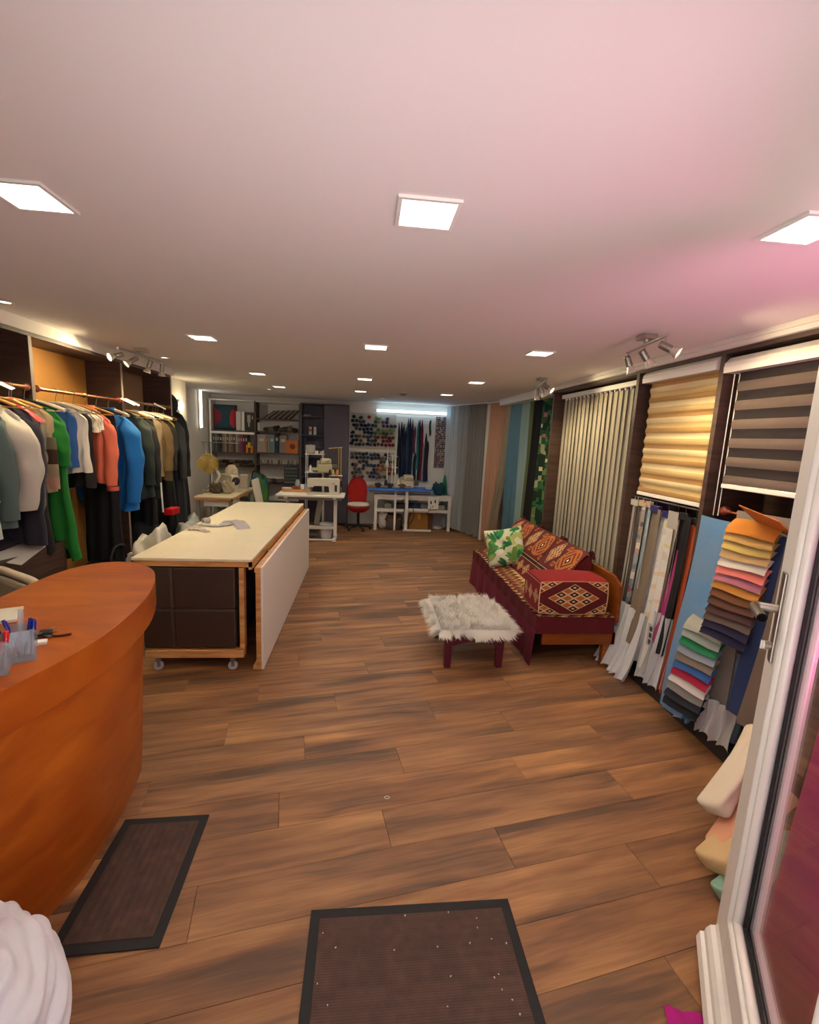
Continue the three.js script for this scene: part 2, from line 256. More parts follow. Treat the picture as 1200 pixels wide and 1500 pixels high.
{ const t = thing('wall_lamp', 'small round white wall lamp beside the hooded black garment', 'wall lamp', [-2.62, 2.09, -6.72]);
  mesh('back_plate', turn(cyl(0.075, 0.075, 0.02, 0, 0, 0, 24), 0, 0, -Math.PI / 2), M.steel, t);
  mesh('shade', turn(lathe([[0.07, 0.02], [0.066, 0.045], [0.04, 0.06], [0.001, 0.064]], 24), 0, 0, -Math.PI / 2), glow(new THREE.Color(1, 0.93, 0.8), 2.2), t);
  const a = new THREE.PointLight(WARM, 0.35); a.position.set(0.12, 0, 0); a.castShadow = true; t.add(a); }
{ const t = thing('smoke_detector', 'small grey smoke detector on the ceiling before the thread wall', 'smoke detector', [0.52, CEIL, -6.86]);
  mesh('base', lathe([[0.001, 0], [0.062, 0], [0.062, -0.018], [0.001, -0.018]], 24), M.white, t); mesh('cover', lathe([[0.055, -0.018], [0.055, -0.04], [0.035, -0.055], [0.001, -0.056]], 24), mat(0x8d8a86, 0.6), t); }
// ---------------------------------------------------------------- curtain side: built-in display units
{
  const unit = (name, label, z0, z1, parts) => { const t = thing(name, label, 'display unit', [0, 0, 0]); parts(t); return t; };
  const post = (z) => uvm(span(2.15, 2.56, 0.09, 2.38, z - 0.018, z + 0.018), 0.8);
  const t1 = thing('display_unit', 'dark brown built-in bay holding the dark zebra blind and swatch books', 'display unit');
  mesh('back_panel', uvm(span(2.56, 2.59, 0.09, 2.38, -1.38, -2.66), 0.8), M.brown, t1); mesh('side_panel', post(-1.40), M.brown, t1); mesh('side_panel', post(-2.68), M.brown, t1); mesh('top_board', uvm(span(2.15, 2.59, 2.38, 2.405, -1.38, -2.698), 0.8), M.brown, t1);
  const t2 = thing('display_unit', 'dark brown built-in bay holding the beige zebra blind and hanging samples', 'display unit');
  mesh('back_panel', uvm(span(2.56, 2.59, 0.09, 2.38, -2.70, -3.54), 0.8), M.brown, t2); mesh('side_panel', post(-3.56), M.brown, t2); mesh('top_board', uvm(span(2.15, 2.59, 2.38, 2.405, -2.70, -3.578), 0.8), M.brown, t2);
  const t3 = thing('display_unit', 'brown built-in bay framing the vertical slat blind', 'display unit');
  mesh('side_panel', post(-5.22), M.brown, t3); mesh('top_board', uvm(span(2.15, 2.59, 2.38, 2.405, -3.58, -5.238), 0.8), M.brown, t3); mesh('back_panel', uvm(span(2.56, 2.59, 0.09, 2.38, -3.58, -5.20), 0.8), M.brown, t3);
  const p = one('display_plinth', uvm(span(2.13, 2.59, 0, 0.09, -1.2, -5.24, 0.006), 0.8), M.plinth, 'low black plinth under the blind and sample bays', 'plinth');
  one('cornice', [span(2.12, 2.6, 2.405, 2.459, -0.46, -5.3), span(2.105, 2.12, 2.43, 2.459, -0.46, -5.3)], M.wall, 'white painted cornice above the brown blind bays', 'cornice');
  one('curtain_pelmet', [span(2.10, 2.32, 2.36, 2.375, -5.26, -7.25, 0.004), span(2.10, 2.118, 2.36, 2.45, -5.26, -7.25, 0.006), span(2.10, 2.6, 2.44, 2.459, -5.3, -7.28)], M.white, 'white curtain pelmet above the blue and leaf-print curtains', 'pelmet');
}
// zebra blinds: each band a part
function zebra(label, z0, z1, yTop, yBot, bands, colours, cas) {
  const w = z0 - z1, t = thing('zebra_blind', label, 'blind', [2.2, 0, (z0 + z1) / 2]);
  mesh('cassette', turn(extr([[-0.05, 0], [0.05, 0], [0.05, 0.085], [-0.02, 0.085], [-0.047, 0.055], [-0.052, 0.03]], cas + w, 0.003), 0, 0, 0).translate(0, yTop, -(w + cas) / 2), M.gloss, t);
  const h = (yTop - yBot) / bands;
  for (let i = 0; i < bands; i++) {
    const y1 = yTop - i * h, y0 = y1 - h, c = colours[i % colours.length];
    mesh('band', grid(2, 6, (u, v) => [0.006 + 0.006 * Math.sin(v * Math.PI) * (i % 2 ? -1 : 1), lerp(y0, y1, v), lerp(-w / 2, w / 2, u)]), c, t);
  }
  mesh('bottom_bar', box(0.02, 0.03, w + 0.01, 0.006, yBot - 0.025, 0, 0.006), M.gloss, t);
  return t;
}
{
  const beigeA = mat(0xa9814a, 0.9, { physical: true, side: 2, transmission: 0.1 }), beigeB = mat(0xe3cd9c, 0.9, { physical: true, side: 2, transmission: 0.2 }), beigeC = mat(0xc3a670, 0.9, { side: 2 });
  const t = zebra('beige and tan zebra roller blind in its own brown bay', -2.76, -3.46, 2.30, 1.45, 22, [beigeA, beigeB, beigeC], 0.06);
  mesh('pull_cord', [rod([0.02, 2.3, 0.36], [0.02, 1.28, 0.345], 0.0025, 6)], M.white, t);
  const dk = cloth(0x21181b), lg = cloth(0x64554f);
  const t2 = zebra('dark plum and grey zebra roller blind nearest the door', -1.55, -2.60, 2.27, 1.60, 12, [dk, lg], 0.12);
  mesh('pull_cord', [rod([-0.01, 2.26, -0.545], [-0.01, 1.40, -0.545], 0.003, 6), rod([0.01, 2.26, -0.53], [0.01, 1.40, -0.53], 0.003, 6)], M.white, t2);
}
{ // vertical blind: headrail, slats with a woven wave pattern
  const t = thing('vertical_blind', 'grey-beige vertical slat blind with woven wave pattern behind the sofa', 'blind', [2.27, 0, 0]);
  mesh('headrail', span(-0.03, 0.03, 2.315, 2.36, -3.6, -5.2, 0.004), M.white, t);
  const tx = dataTex(128, 512, (u, v) => { const w = Math.abs(Math.sin((u * 2 + 0.35 * Math.sin(v * Math.PI * 8)) * Math.PI * 2)), n = hash2(u * 128 | 0, v * 512 | 0); const k = 0.82 + 0.2 * Math.pow(w, 3) + 0.06 * n; return [182 * k, 172 * k, 152 * k]; });
  const m = mat(0xffffff, 0.85, { map: tx, bumpMap: TX.fabric, bumpScale: 0.0005, side: 2 });
  const n = 18, pitch = (5.18 - 3.62) / n, hooks = [];
  const slatG = grid(4, 10, (u, v) => { const s = u - 0.5; return [0.007 * (1 - 4 * s * s) - 0.012 * s, v * 2.14, s * 0.104]; }, [1, 4]);
  for (let i = 0; i < n; i++) { const z = -3.62 - pitch * (i + 0.5), s = mesh('slat', slatG, m, t); s.position.set(0, 0.16, z); s.rotation.y = 0.05 * Math.sin(i * 1.7); const hk = mesh('slat_hook', box(0.02, 0.03, 0.012, 0, 2.295, z), M.white, t); }
  mesh('bead_chain', [rod([-0.02, 0.17, -3.64], [-0.02, 0.17, -5.17], 0.002, 5)], M.white, t);
}
// ---------------------------------------------------------------- pleated curtains
function curtain(name, label, pts, yTop, yBot, folds, amp, material, opts = {}) {
  const path = pts.map(([x, z]) => V(x, 0, z)), L = path.slice(1).reduce((a, p, i) => a + p.distanceTo(path[i]), 0), cur = new THREE.CatmullRomCurve3(path, false, 'catmullrom', 0.1), seed = opts.seed || 1, lean = opts.lean || [0, 0];
  const N = Math.max(24, folds * 12), g = grid(N, 14, (u, v) => {
    const p = cur.getPointAt(u), tn = cur.getTangentAt(u), nx = -tn.z, nz = tn.x, d = 1 - v, ph = u * folds * 2 * Math.PI + 0.9 * Math.sin(u * 9 + seed) * (0.3 + 0.7 * d);
    const a = 1.45 * amp * (0.55 + 0.45 * d) * (Math.sin(ph) + 0.28 * Math.sin(2 * ph + seed)) + 0.01 * Math.sin(d * 5 + u * 13 + seed), s = 0.012 * Math.cos(ph) * d;
    return [p.x + nx * a + tn.x * s + lean[0] * d * d, lerp(yBot + 0.012 * Math.sin(ph * 0.5 + seed), yTop, v), p.z + nz * a + tn.z * s + lean[1] * d * d];
  }, [L / 1.1, (yTop - yBot) / 1.6]);
  return one(name, g, material, label, 'curtain', opts.group);
}
{
  const sheer = (c, tr = 0.45) => mat(c, 0.95, { physical: true, transmission: tr, thickness: 0, side: 2, bumpMap: TX.fabric, bumpScale: 0.0005 });
  const yc = 2.44, y0 = 0.05;
  one('curtain_rail', [rod([1.58, 2.448, -9.1], [2.28, 2.448, -7.3], 0.01)], M.white, 'white ceiling curtain rail along the slanting wall', 'curtain rail');
  curtain('sheer_curtain', 'bluish white sheer curtain at the thread wall corner', [[1.60, -9.12], [1.75, -8.75]], yc, y0, 4, 0.03, sheer(0xc9d0d4, 0.3), { seed: 1 });
  curtain('sheer_curtain', 'pale grey sheer curtain beside the bluish one', [[1.76, -8.72], [1.87, -8.45]], yc, y0, 3, 0.035, sheer(0xa9abac, 0.25), { seed: 2 });
  curtain('curtain', 'mid grey pleated curtain against the white upright', [[1.88, -8.42], [2.07, -7.98]], yc, y0, 5, 0.035, CL(0x85847f), { seed: 3 });
  one('curtain_upright', span(2.10, 2.15, 0, 2.44, -7.95, -8.0, 0.004), M.white, 'white upright batten between the grey and peach curtains', 'post');
  curtain('curtain', 'peach pink pleated curtain beside the white upright', [[2.14, -7.9], [2.27, -7.42]], yc, y0, 6, 0.03, CL(0xc39a7e), { seed: 4 });
  curtain('sheer_curtain', 'beige lace sheer curtain spreading at the hem', [[2.22, -7.2], [2.22, -6.96]], 2.355, 0.06, 5, 0.03, sheer(0xb7a98f, 0.3), { seed: 5, lean: [-0.10, -0.30] });
  curtain('curtain', 'steel blue pleated curtain under the pelmet', [[2.22, -6.93], [2.24, -6.5]], 2.355, 0.06, 6, 0.035, CL(0x5e8596), { seed: 6 });
  curtain('curtain', 'pale aqua pleated curtain next to the steel blue one', [[2.24, -6.47], [2.25, -6.22]], 2.355, 0.06, 4, 0.03, CL(0x8fa9a6), { seed: 7 });
  curtain('curtain', 'olive green pleated curtain next to the black one', [[2.25, -6.2], [2.25, -6.1]], 2.355, 0.06, 2, 0.025, CL(0x5f6b45), { seed: 8 });
  curtain('curtain', 'black pleated curtain beside the leaf-print one', [[2.25, -6.08], [2.26, -5.82]], 2.355, 0.06, 4, 0.03, CL(0x1d1c1e), { seed: 9 });
  const leaf = canvasTex(256, 512, (c, w, h) => {
    c.fillStyle = '#17301f'; c.fillRect(0, 0, w, h); const r = rng(31);
    for (let i = 0; i < 90; i++) { c.save(); c.translate(r() * w, r() * h); c.rotate(r() * 6.3); c.fillStyle = ['#285c36', '#1f5a35', '#66804a', '#2f6b40', '#a9a680'][r() * 5 | 0]; c.beginPath(); c.ellipse(0, 0, 34 + r() * 22, 8 + r() * 6, 0, 0, 6.3); c.fill(); c.restore(); }
    for (let i = 0; i < 14; i++) { c.fillStyle = ['#c06a7c', '#d8c7a0', '#e3dcd0'][i % 3]; c.beginPath(); c.arc(r() * w, r() * h, 9, 0, 6.3); c.fill(); }
  });
  curtain('curtain', 'dark green leaf-print curtain beside the brown post', [[2.27, -5.8], [2.27, -5.3]], 2.355, 0.06, 5, 0.035, cloth(0xffffff, { map: leaf }), { seed: 10 });
}
// ---------------------------------------------------------------- hanging fabric samples, bay with the beige blind
{
  one('sample_rail', [rod([2.22, 1.405, -2.72], [2.22, 1.405, -3.54], 0.007)], M.steel, 'thin steel rail carrying the fabric samples under the beige blind', 'rail');
  const floral = canvasTex(256, 1024, (c, w, h) => { c.fillStyle = '#d9d6cf'; c.fillRect(0, 0, w, h); const r = rng(8); for (let i = 0; i < 70; i++) { c.fillStyle = ['#c8c9b0', '#b9c4b4', '#d3cf6a', '#c9b6bd', '#d8bd9a', '#c8cdd6'][r() * 6 | 0]; c.globalAlpha = 0.7; c.beginPath(); c.ellipse(r() * w, r() * h * 0.8, 8 + r() * 22, 6 + r() * 16, r() * 3, 0, 6.3); c.fill(); } c.globalAlpha = 1; });
  const mixed = canvasTex(128, 1024, (c, w, h) => { c.fillStyle = '#9a9288'; c.fillRect(0, 0, w, h); const r = rng(12); for (let i = 0; i < 160; i++) { c.fillStyle = ['#b98f93', '#6f7f88', '#a34a58', '#cfc7b8', '#54504c', '#8b9aa6'][r() * 6 | 0]; c.fillRect(r() * w, r() * h, 10 + r() * 24, 10 + r() * 40); } });
  const list = [ // name, label, z, width, top, bottom, material, lean out at the hem
    ['white cotton sample panel first on the rail beside the brown post', -3.50, 0.10, 1.36, 0.14, CL(0xbab3a8), -0.02, 0],
    ['dark taupe sample strip between the white and the patterned ones', -3.45, 0.07, 1.36, 0.30, CL(0x4d463f), -0.03, 0],
    ['patchwork coloured sample strip with red and blue scraps', -3.37, 0.10, 1.37, 0.20, cloth(0xffffff, { map: mixed }), -0.05, 0],
    ['pale ice blue sample strip behind the taupe panel', -3.30, 0.08, 1.37, 0.26, CL(0xa8b6be), -0.05, 0],
    ['wide grey-brown sample panel in front of the white sheers', -3.21, 0.14, 1.35, 0.28, CL(0x7e7060), -0.10, 0],
    ['white sheer sample with pale flower print', -3.06, 0.15, 1.33, 0.16, cloth(0xffffff, { map: floral }), -0.08, 1],
    ['cream sample strip tucked behind the flower print', -2.97, 0.08, 1.34, 0.18, CL(0xcfc2ae), -0.05, 0],
    ['magenta and peach silky sample edge beside the black panel', -2.93, 0.05, 1.10, 0.40, CL(0xa83e72), -0.07, 0],
    ['black velvet sample panel with checked tag', -2.88, 0.12, 1.35, 0.34, CL(0x19171c), -0.06, 0],
    ['rust orange sample panel beside the lilac one', -2.79, 0.07, 1.33, 0.10, CL(0xa84e2c), -0.09, 0],
    ['lilac white iridescent sample panel beside the light blue panel', -2.72, 0.09, 1.24, 0.13, CL(0xb9b4c8), -0.10, 0],
  ];
  list.forEach(([label, z, w, yt, yb, m, lean, ruffle], i) => {
    const x0 = 2.215 - 0.006 * (i % 3), th = 0.45 - 0.25 * (i % 2);
    const t = thing('fabric_sample', label, 'fabric sample', [x0, 0, z]);
    const g = grid(48, 20, (u, v) => { const d = 1 - v, s = u - 0.5, wv = (ruffle ? 0.022 : 0.014) * (0.35 + 0.65 * d) * Math.sin(u * (ruffle ? 17 : 11) + i * 2 + d * 2); return [lean * (0.4 * d + 0.6 * d * d) - s * w * 0.35 + wv, lerp(yb, yt, v) + 0.006 * Math.sin(u * 7 + i) * d, s * w * 1.35 * (ruffle ? 1 + 0.25 * d : 1) + wv * 0.4]; }, [w / 0.3, (yt - yb) / 1.2]);
    mesh('cloth', g, m, t);
    if (yt > 1.2) mesh('clip_hanger', [box(0.03, 0.05, w * 0.7, 0, yt - 0.03, 0, 0.004), rod([0, yt + 0.01, 0], [0, 1.405, 0], 0.003, 6)], [cm(0xd8d0c0, 0.5), cm(0x2b2a63, 0.5), cm(0x1d1c1c, 0.5), cm(0xc9ab8c, 0.6)][[0, 0, 3, 3, 1, 1, 2, 2, 2, 2, 2][i]], t);
  });
  one('sample_tag', box(0.004, 0.12, 0.10, 2.10, 1.26, -2.86), cm(0xa9a39c, 0.6), 'small grey paper tag clipped above the black sample panel', 'tag');
  { const t = thing('sample_tag', 'checked black and white tag at the foot of the black sample', 'tag', [2.12, 0.36, -2.96]); mesh('paper', box(0.004, 0.16, 0.06), cm(0xb9b9bd, 0.6), t); for (let k = 0; k < 3; k++) mesh('printed_square', box(0.006, 0.035, 0.03, 0, 0.012 + k * 0.05, 0.008), cm(0x3a3a42, 0.6), t); }
}
// ---------------------------------------------------------------- bay with the dark blind: rod, light blue panel, swatch books, rolls
{
  const t = thing('curtain_rod', 'short copper curtain rod with ball finial under the dark blind', 'curtain rod', [2.25, 1.43, 0]);
  mesh('pole', rod([0, 0, -2.56], [0, 0, -1.4], 0.011), M.copper, t);
  mesh('finial', lathe([[0.001, -0.035], [0.02, -0.03], [0.035, -0.005], [0.03, 0.02], [0.012, 0.032], [0.014, 0.045], [0.001, 0.05]], 18).rotateX(Math.PI / 2).translate(0, 0, -2.6), mat(0x8c3b2a, 0.35), t);
  for (let k = 0; k < 8; k++) mesh('ring', new THREE.TorusGeometry(0.018, 0.003, 8, 18).translate(0, -0.006, -2.45 + k * 0.06), M.chrome, t);
  one('sample_board', turn(box(0.30, 0.45, 0.03, 0, -0.45, 0, 0.003), 0, Math.PI / 2 - 0.1, 0).translate(2.30, 1.39, -2.35), cm(0x2a2728, 0.6), 'black sample board hanging behind the light blue panel', 'sample board');
}
{
  const shot = dataTex(256, 256, (u, v) => { const n = hash2(u * 256 | 0, v * 256 | 0), b = fbm(u * 5, v * 5, 3, 5, 5); return [92 + 26 * n + 24 * (b - 0.5), 130 + 24 * n, 172 + 20 * n - 18 * (b - 0.5)]; });
  const silk = mat(0xffffff, 0.5, { map: shot, bumpMap: TX.fabric, bumpScale: 0.0005, side: 2 });
  const t = thing('hanging_fabric', 'long light blue shimmering fabric panel on a board', 'fabric panel', [0, 0, 0]);
  const a = V(2.11, 1.40, -2.62), b = V(2.11, 1.40, -2.38), c = V(2.0, 0.12, -2.60), d = V(1.98, 0.17, -2.36);
  mesh('cloth', grid(6, 24, (u, v) => { const p = c.clone().lerp(d, u).lerp(a.clone().lerp(b, u), v); return [p.x - 0.012 * Math.sin(u * 3) - 0.01 * Math.sin(v * 6 + u), p.y, p.z]; }, [0.6, 3]), silk, t);
  mesh('edge_board', grid(1, 12, (u, v) => { const p = d.clone().lerp(b, v); return [p.x + u * 0.05, p.y, p.z + u * 0.012]; }), cm(0x3f6d8c, 0.6), t);
}
function swatchBook(label, o, n, w, drop, colours, tilt, seed) {
  // a waterfall of overlapping fabric flaps, each one a part
  const t = thing('swatch_book', label, 'swatch book', o, 0), r = rng(seed);
  mesh('backing_board', turn(box(w + 0.05, drop + 0.1, 0.012, 0, -drop - 0.06, -0.03, 0.002), 0, -Math.PI / 2 + 0.25, 0), cm(0x8c8378, 0.7), t);
  colours.forEach((c, i) => {
    const y = -drop * i / n, hgt = drop / n * 2.1, out = 0.07 - 0.02 * i / n;
    const g = grid(4, 6, (u, v) => { const d = 1 - v; return [-(0.012 + out * Math.sin(d * 1.5)) + tilt * i, y - d * hgt * 0.78 + 0.005 * Math.sin(u * 5 + i), (u - 0.5) * w * (1 + 0.06 * r()) + tilt * 0.6 * i]; });
    mesh('flap', g, CL(c), t).rotation.y = 0.25;
  });
  return t;
}
swatchBook('upper swatch book fanned from ochre and tan to brown and navy', [2.14, 1.43, -2.22], 14, 0.25, 0.66, [0xc47c2c, 0xb69252, 0xb8a058, 0xb79a66, 0xc9c2b4, 0xd8776a, 0xa9697a, 0xb57c34, 0x6e4526, 0x5a3b2c, 0x4a2f2c, 0x5b4c44, 0x27233e, 0x1f1c38], -0.004, 3);
swatchBook('lower swatch book striped green, blue, red, white and black', [2.085, 0.80, -2.37], 11, 0.23, 0.56, [0xa9aa98, 0x8f9a90, 0x1f7a4c, 0x8a949c, 0x7b6d5f, 0x2e5b93, 0xa31a38, 0xd3cdc4, 0x7d7a74, 0x2a2c35, 0x12141d], -0.006, 4);
one('card', turn(box(0.26, 0.006, 0.2, 0, 0, 0, 0.002), 0.1, 0.4, -0.45).translate(2.06, 1.45, -2.10), cm(0xcb8030, 0.7), 'flat orange sample card lying on top of the ochre swatches', 'sample card');
one('hanging_fabric', grid(10, 16, (u, v) => [2.10 - 0.10 * (1 - v) + 0.02 * Math.sin(u * 5 + v * 3), lerp(0.38, 1.40, v), lerp(-2.02, -1.62, u)]), CL(0x6d5d52), 'wide grey-brown cloth hanging behind the door handle', 'fabric panel');
one('hanging_fabric', grid(10, 16, (u, v) => [2.15 - 0.08 * (1 - v) + 0.01 * Math.sin(u * 5), lerp(0.36, 1.38, v), lerp(-2.16, -1.66, u)]), CL(0x2c3d66), 'navy blue cloth hanging behind the grey-brown cloth', 'fabric panel');
[[-2.33, 0.03, 0xb9bcc2, 'silver white'], [-2.22, 0.028, 0x8fa4b4, 'ice blue'], [-2.12, 0.04, 0xa9a9b2, 'pale grey'], [-2.0, 0.045, 0x7f7f8a, 'mid grey'], [-1.9, 0.035, 0x9a7d5c, 'tan']].forEach(([z, r, c, n], i) =>
  one('fabric_roll', [rod([2.19, 0.09 + r, z], [2.22, 0.62 - 0.03 * i, z + 0.05], r, 16), ], cloth(c), `${n} fabric roll standing on the plinth below the cloths`, 'fabric roll'));
for (const [label, pts, yt, yb, folds, c, lean] of [
  ['white sheer sample with rippling hem trailing to the floor by the sofa', [[2.13, -3.47], [2.13, -3.05]], 0.55, 0.02, 6, 0xd4d6d8, -0.13],
  ['white sheer sample hanging below the black panel', [[2.15, -3.03], [2.16, -2.80]], 0.62, 0.10, 4, 0xcfd2d6, -0.06],
  ['white sheer hem peeping out under the light blue panel', [[2.06, -2.62], [2.07, -2.47]], 0.34, 0.10, 3, 0xdadde0, -0.02],
  ['sky blue sheer hem peeping out under the swatch books', [[2.08, -2.46], [2.09, -2.38]], 0.34, 0.11, 2, 0x7fb0cf, -0.02],
  ['off-white sheer hem under the striped swatch book', [[2.09, -2.37], [2.12, -2.15]], 0.34, 0.11, 4, 0xd3d2cf, -0.02]])
  curtain('fabric_sample', label, pts, yt, yb, folds, 0.016, CL(c), { seed: folds, lean: [lean, 0] }).userData.category = 'fabric sample';
// ---------------------------------------------------------------- pastel cloth bundle on the floor by the door
{
  const roll = (name, label, a, b, r, c, flat) => { const A = V(...a), B = V(...b), d = B.clone().sub(A), g = new THREE.SphereGeometry(1, 28, 18); const p = g.attributes.position, L = d.length();
    for (let i = 0; i < p.count; i++) { const x = p.getX(i), y = p.getY(i), z = p.getZ(i), k = Math.sign(y) * Math.pow(Math.abs(y), 0.45), w = Math.pow(Math.max(0, 1 - Math.abs(y) ** 9), 0.5) / Math.max(1e-3, Math.sqrt(1 - y * y)); const ri = r * (1 + 0.10 * Math.sin(Math.atan2(z, x) * 4 + k * 3)) * Math.min(w, 2.2); p.setXYZ(i, Math.sign(x) * Math.pow(Math.abs(x), 0.7) * ri * 0.62, k * L / 2, Math.sign(z) * Math.pow(Math.abs(z), 0.7) * ri * flat * 1.5); }
    g.computeVertexNormals(); g.applyQuaternion(new THREE.Quaternion().setFromUnitVectors(V(0, 1, 0), d.clone().normalize())); g.translate((A.x + B.x) / 2, (A.y + B.y) / 2, (A.z + B.z) / 2); return one(name, g, CL(c), label, 'fabric'); };
  roll('folded_fabric', 'cream folded cloth on top of the pastel bundle by the door', [1.60, 0.19, -1.66], [2.02, 0.44, -1.88], 0.052, 0xd9cdb4, 0.8);
  roll('folded_fabric', 'peach folded cloth in the pastel bundle by the door', [1.56, 0.10, -1.56], [2.0, 0.35, -1.80], 0.04, 0xdba27c, 0.8);
  roll('folded_fabric', 'butter yellow folded cloth in the pastel bundle by the door', [1.49, 0.085, -1.49], [1.98, 0.24, -1.71], 0.062, 0xcdb07f, 0.8);
  roll('folded_fabric', 'mint green folded cloth at the bottom of the pastel bundle', [1.47, 0.06, -1.38], [1.95, 0.10, -1.60], 0.05, 0x8db79a, 0.9);
}
// ---------------------------------------------------------------- entrance door, standing open
{
  const door = struct('door_1', new THREE.BufferGeometry(), M.white, 'open white glazed entrance door with steel lever handle', 'door');
  door.geometry = merge([span(0, 0.15, 0.03, 2.23, -0.035, 0.035, 0.004), span(0.80, 0.95, 0.03, 2.23, -0.035, 0.035, 0.004), span(0.15, 0.80, 0.03, 0.29, -0.035, 0.035, 0.004), span(0.15, 0.80, 2.1, 2.23, -0.035, 0.035, 0.004)]);
  door.position.set(1.335, 0, -1.235); door.rotation.y = Math.PI + Math.atan2(0.80, 0.55) ;   // local +x runs from the lock edge to the hinges
  const dir = V(-0.55, 0, 0.83).normalize(); door.rotation.y = Math.atan2(-dir.z, dir.x);
  const inside = -1;                                                                       // local -z faces the shop
  mesh('pane', span(0.155, 0.795, 0.295, 2.095, -0.003, 0.003), M.glass, door);
  for (const s of [-1, 1]) {
    const bead = (a, b, c, d) => { const q = [[a, b], [a, d], [c, d], [c, b]]; return q.map((p, k) => { const e = q[(k + 1) % 4]; return merge([rod([p[0], p[1], s * 0.034], [e[0], e[1], s * 0.034], 0.013, 10), rod([p[0] + (p[0] < 0.4 ? 0.02 : -0.02), p[1] + (p[1] < 1 ? 0.02 : -0.02), s * 0.022], [e[0] + (e[0] < 0.4 ? 0.02 : -0.02), e[1] + (e[1] < 1 ? 0.02 : -0.02), s * 0.022], 0.014, 10)]); }); };
    for (const g of bead(0.158, 0.298, 0.792, 2.092)) mesh('glazing_bead', g, M.gloss, door);
    mesh('gasket', [span(0.193, 0.199, 0.33, 2.06, s * 0.007 - 0.004, s * 0.007 + 0.004), span(0.193, 0.757, 0.33, 0.336, s * 0.007 - 0.004, s * 0.007 + 0.004)], M.rubber, door);
  }
  for (const s of [-1, 1]) {
    const h = mesh('lever_handle', [box(0.034, 0.285, 0.009, 0.075, 1.165, s * 0.0395, 0.004)], M.chrome, door);
    mesh('lever', [rod([0.075, 1.335, s * 0.04], [0.075, 1.335, s * 0.09], 0.013, 16), tube([[0.072, 1.335, s * 0.085], [0.085, 1.335, s * 0.102], [0.12, 1.335, s * 0.104], [0.19, 1.333, s * 0.10]], 0.013, 14, 28)], M.chrome, h);
    mesh('thumb_turn', [turn(cyl(0.012, 0.012, 0.016, 0, 0, 0, 16), Math.PI / 2).translate(0.075, 1.215, s * 0.044), box(0.006, 0.03, 0.02, 0.075, 1.20, s * 0.06, 0.002)], M.chrome, h);
  }
  mesh('weather_bar', [extr([[0, 0], [-0.05, 0], [-0.054, 0.025], [-0.046, 0.05], [-0.034, 0.056], [-0.030, 0.075], [-0.02, 0.092], [-0.006, 0.10], [0, 0.11]], 0.90, 0.002).rotateY(Math.PI / 2).translate(0.03, 0.035, 0.036)], M.gloss, door);
  door.userData.flip = undefined; delete door.userData.flip;
}
{ // magenta cloth heaped on a low display behind the door
  // a cloth-draped display table: flat top, falling folds
  const g = grid(120, 40, (u, v) => { const a = u * Math.PI * 2, cx = 1.90, cz = -0.885, c = Math.cos(a), sn = Math.sin(a), sq = Math.pow(Math.pow(Math.abs(c), 5) + Math.pow(Math.abs(sn), 5), -0.2), top = Math.min(1, v / 0.5), d = Math.max(0, (v - 0.5) / 0.5), fold = d * (0.035 * Math.sin(a * 14) + 0.02 * Math.sin(a * 23 + 1)), R = top + d * 0.10 + fold; return [cx + c * sq * R * 0.47, 0.98 - 0.975 * Math.pow(d, 1.1) - 0.012 * d * Math.sin(a * 9) + 0.012 * Math.sin(c * 9 + sn * 7) * (1 - d) + 0.10 * Math.pow(Math.max(0, -sn * top), 2) * (1 - d), cz + sn * sq * R * 0.36]; }, [3, 2]);
  one('table_drape', g, cloth(0xb8177f), 'magenta cloth draped over the display table behind the open door', 'cloth');
  one('fabric_piece', grid(12, 6, (u, v) => [1.02 + 0.22 * u + 0.02 * Math.sin(v * 6), 0.008 + 0.010 * Math.sin(u * 9 + v * 4) ** 2, -0.88 - 0.22 * v + 0.06 * u]), cloth(0xb0157c), 'magenta cloth corner lying on the floor under the open door', 'fabric');
}
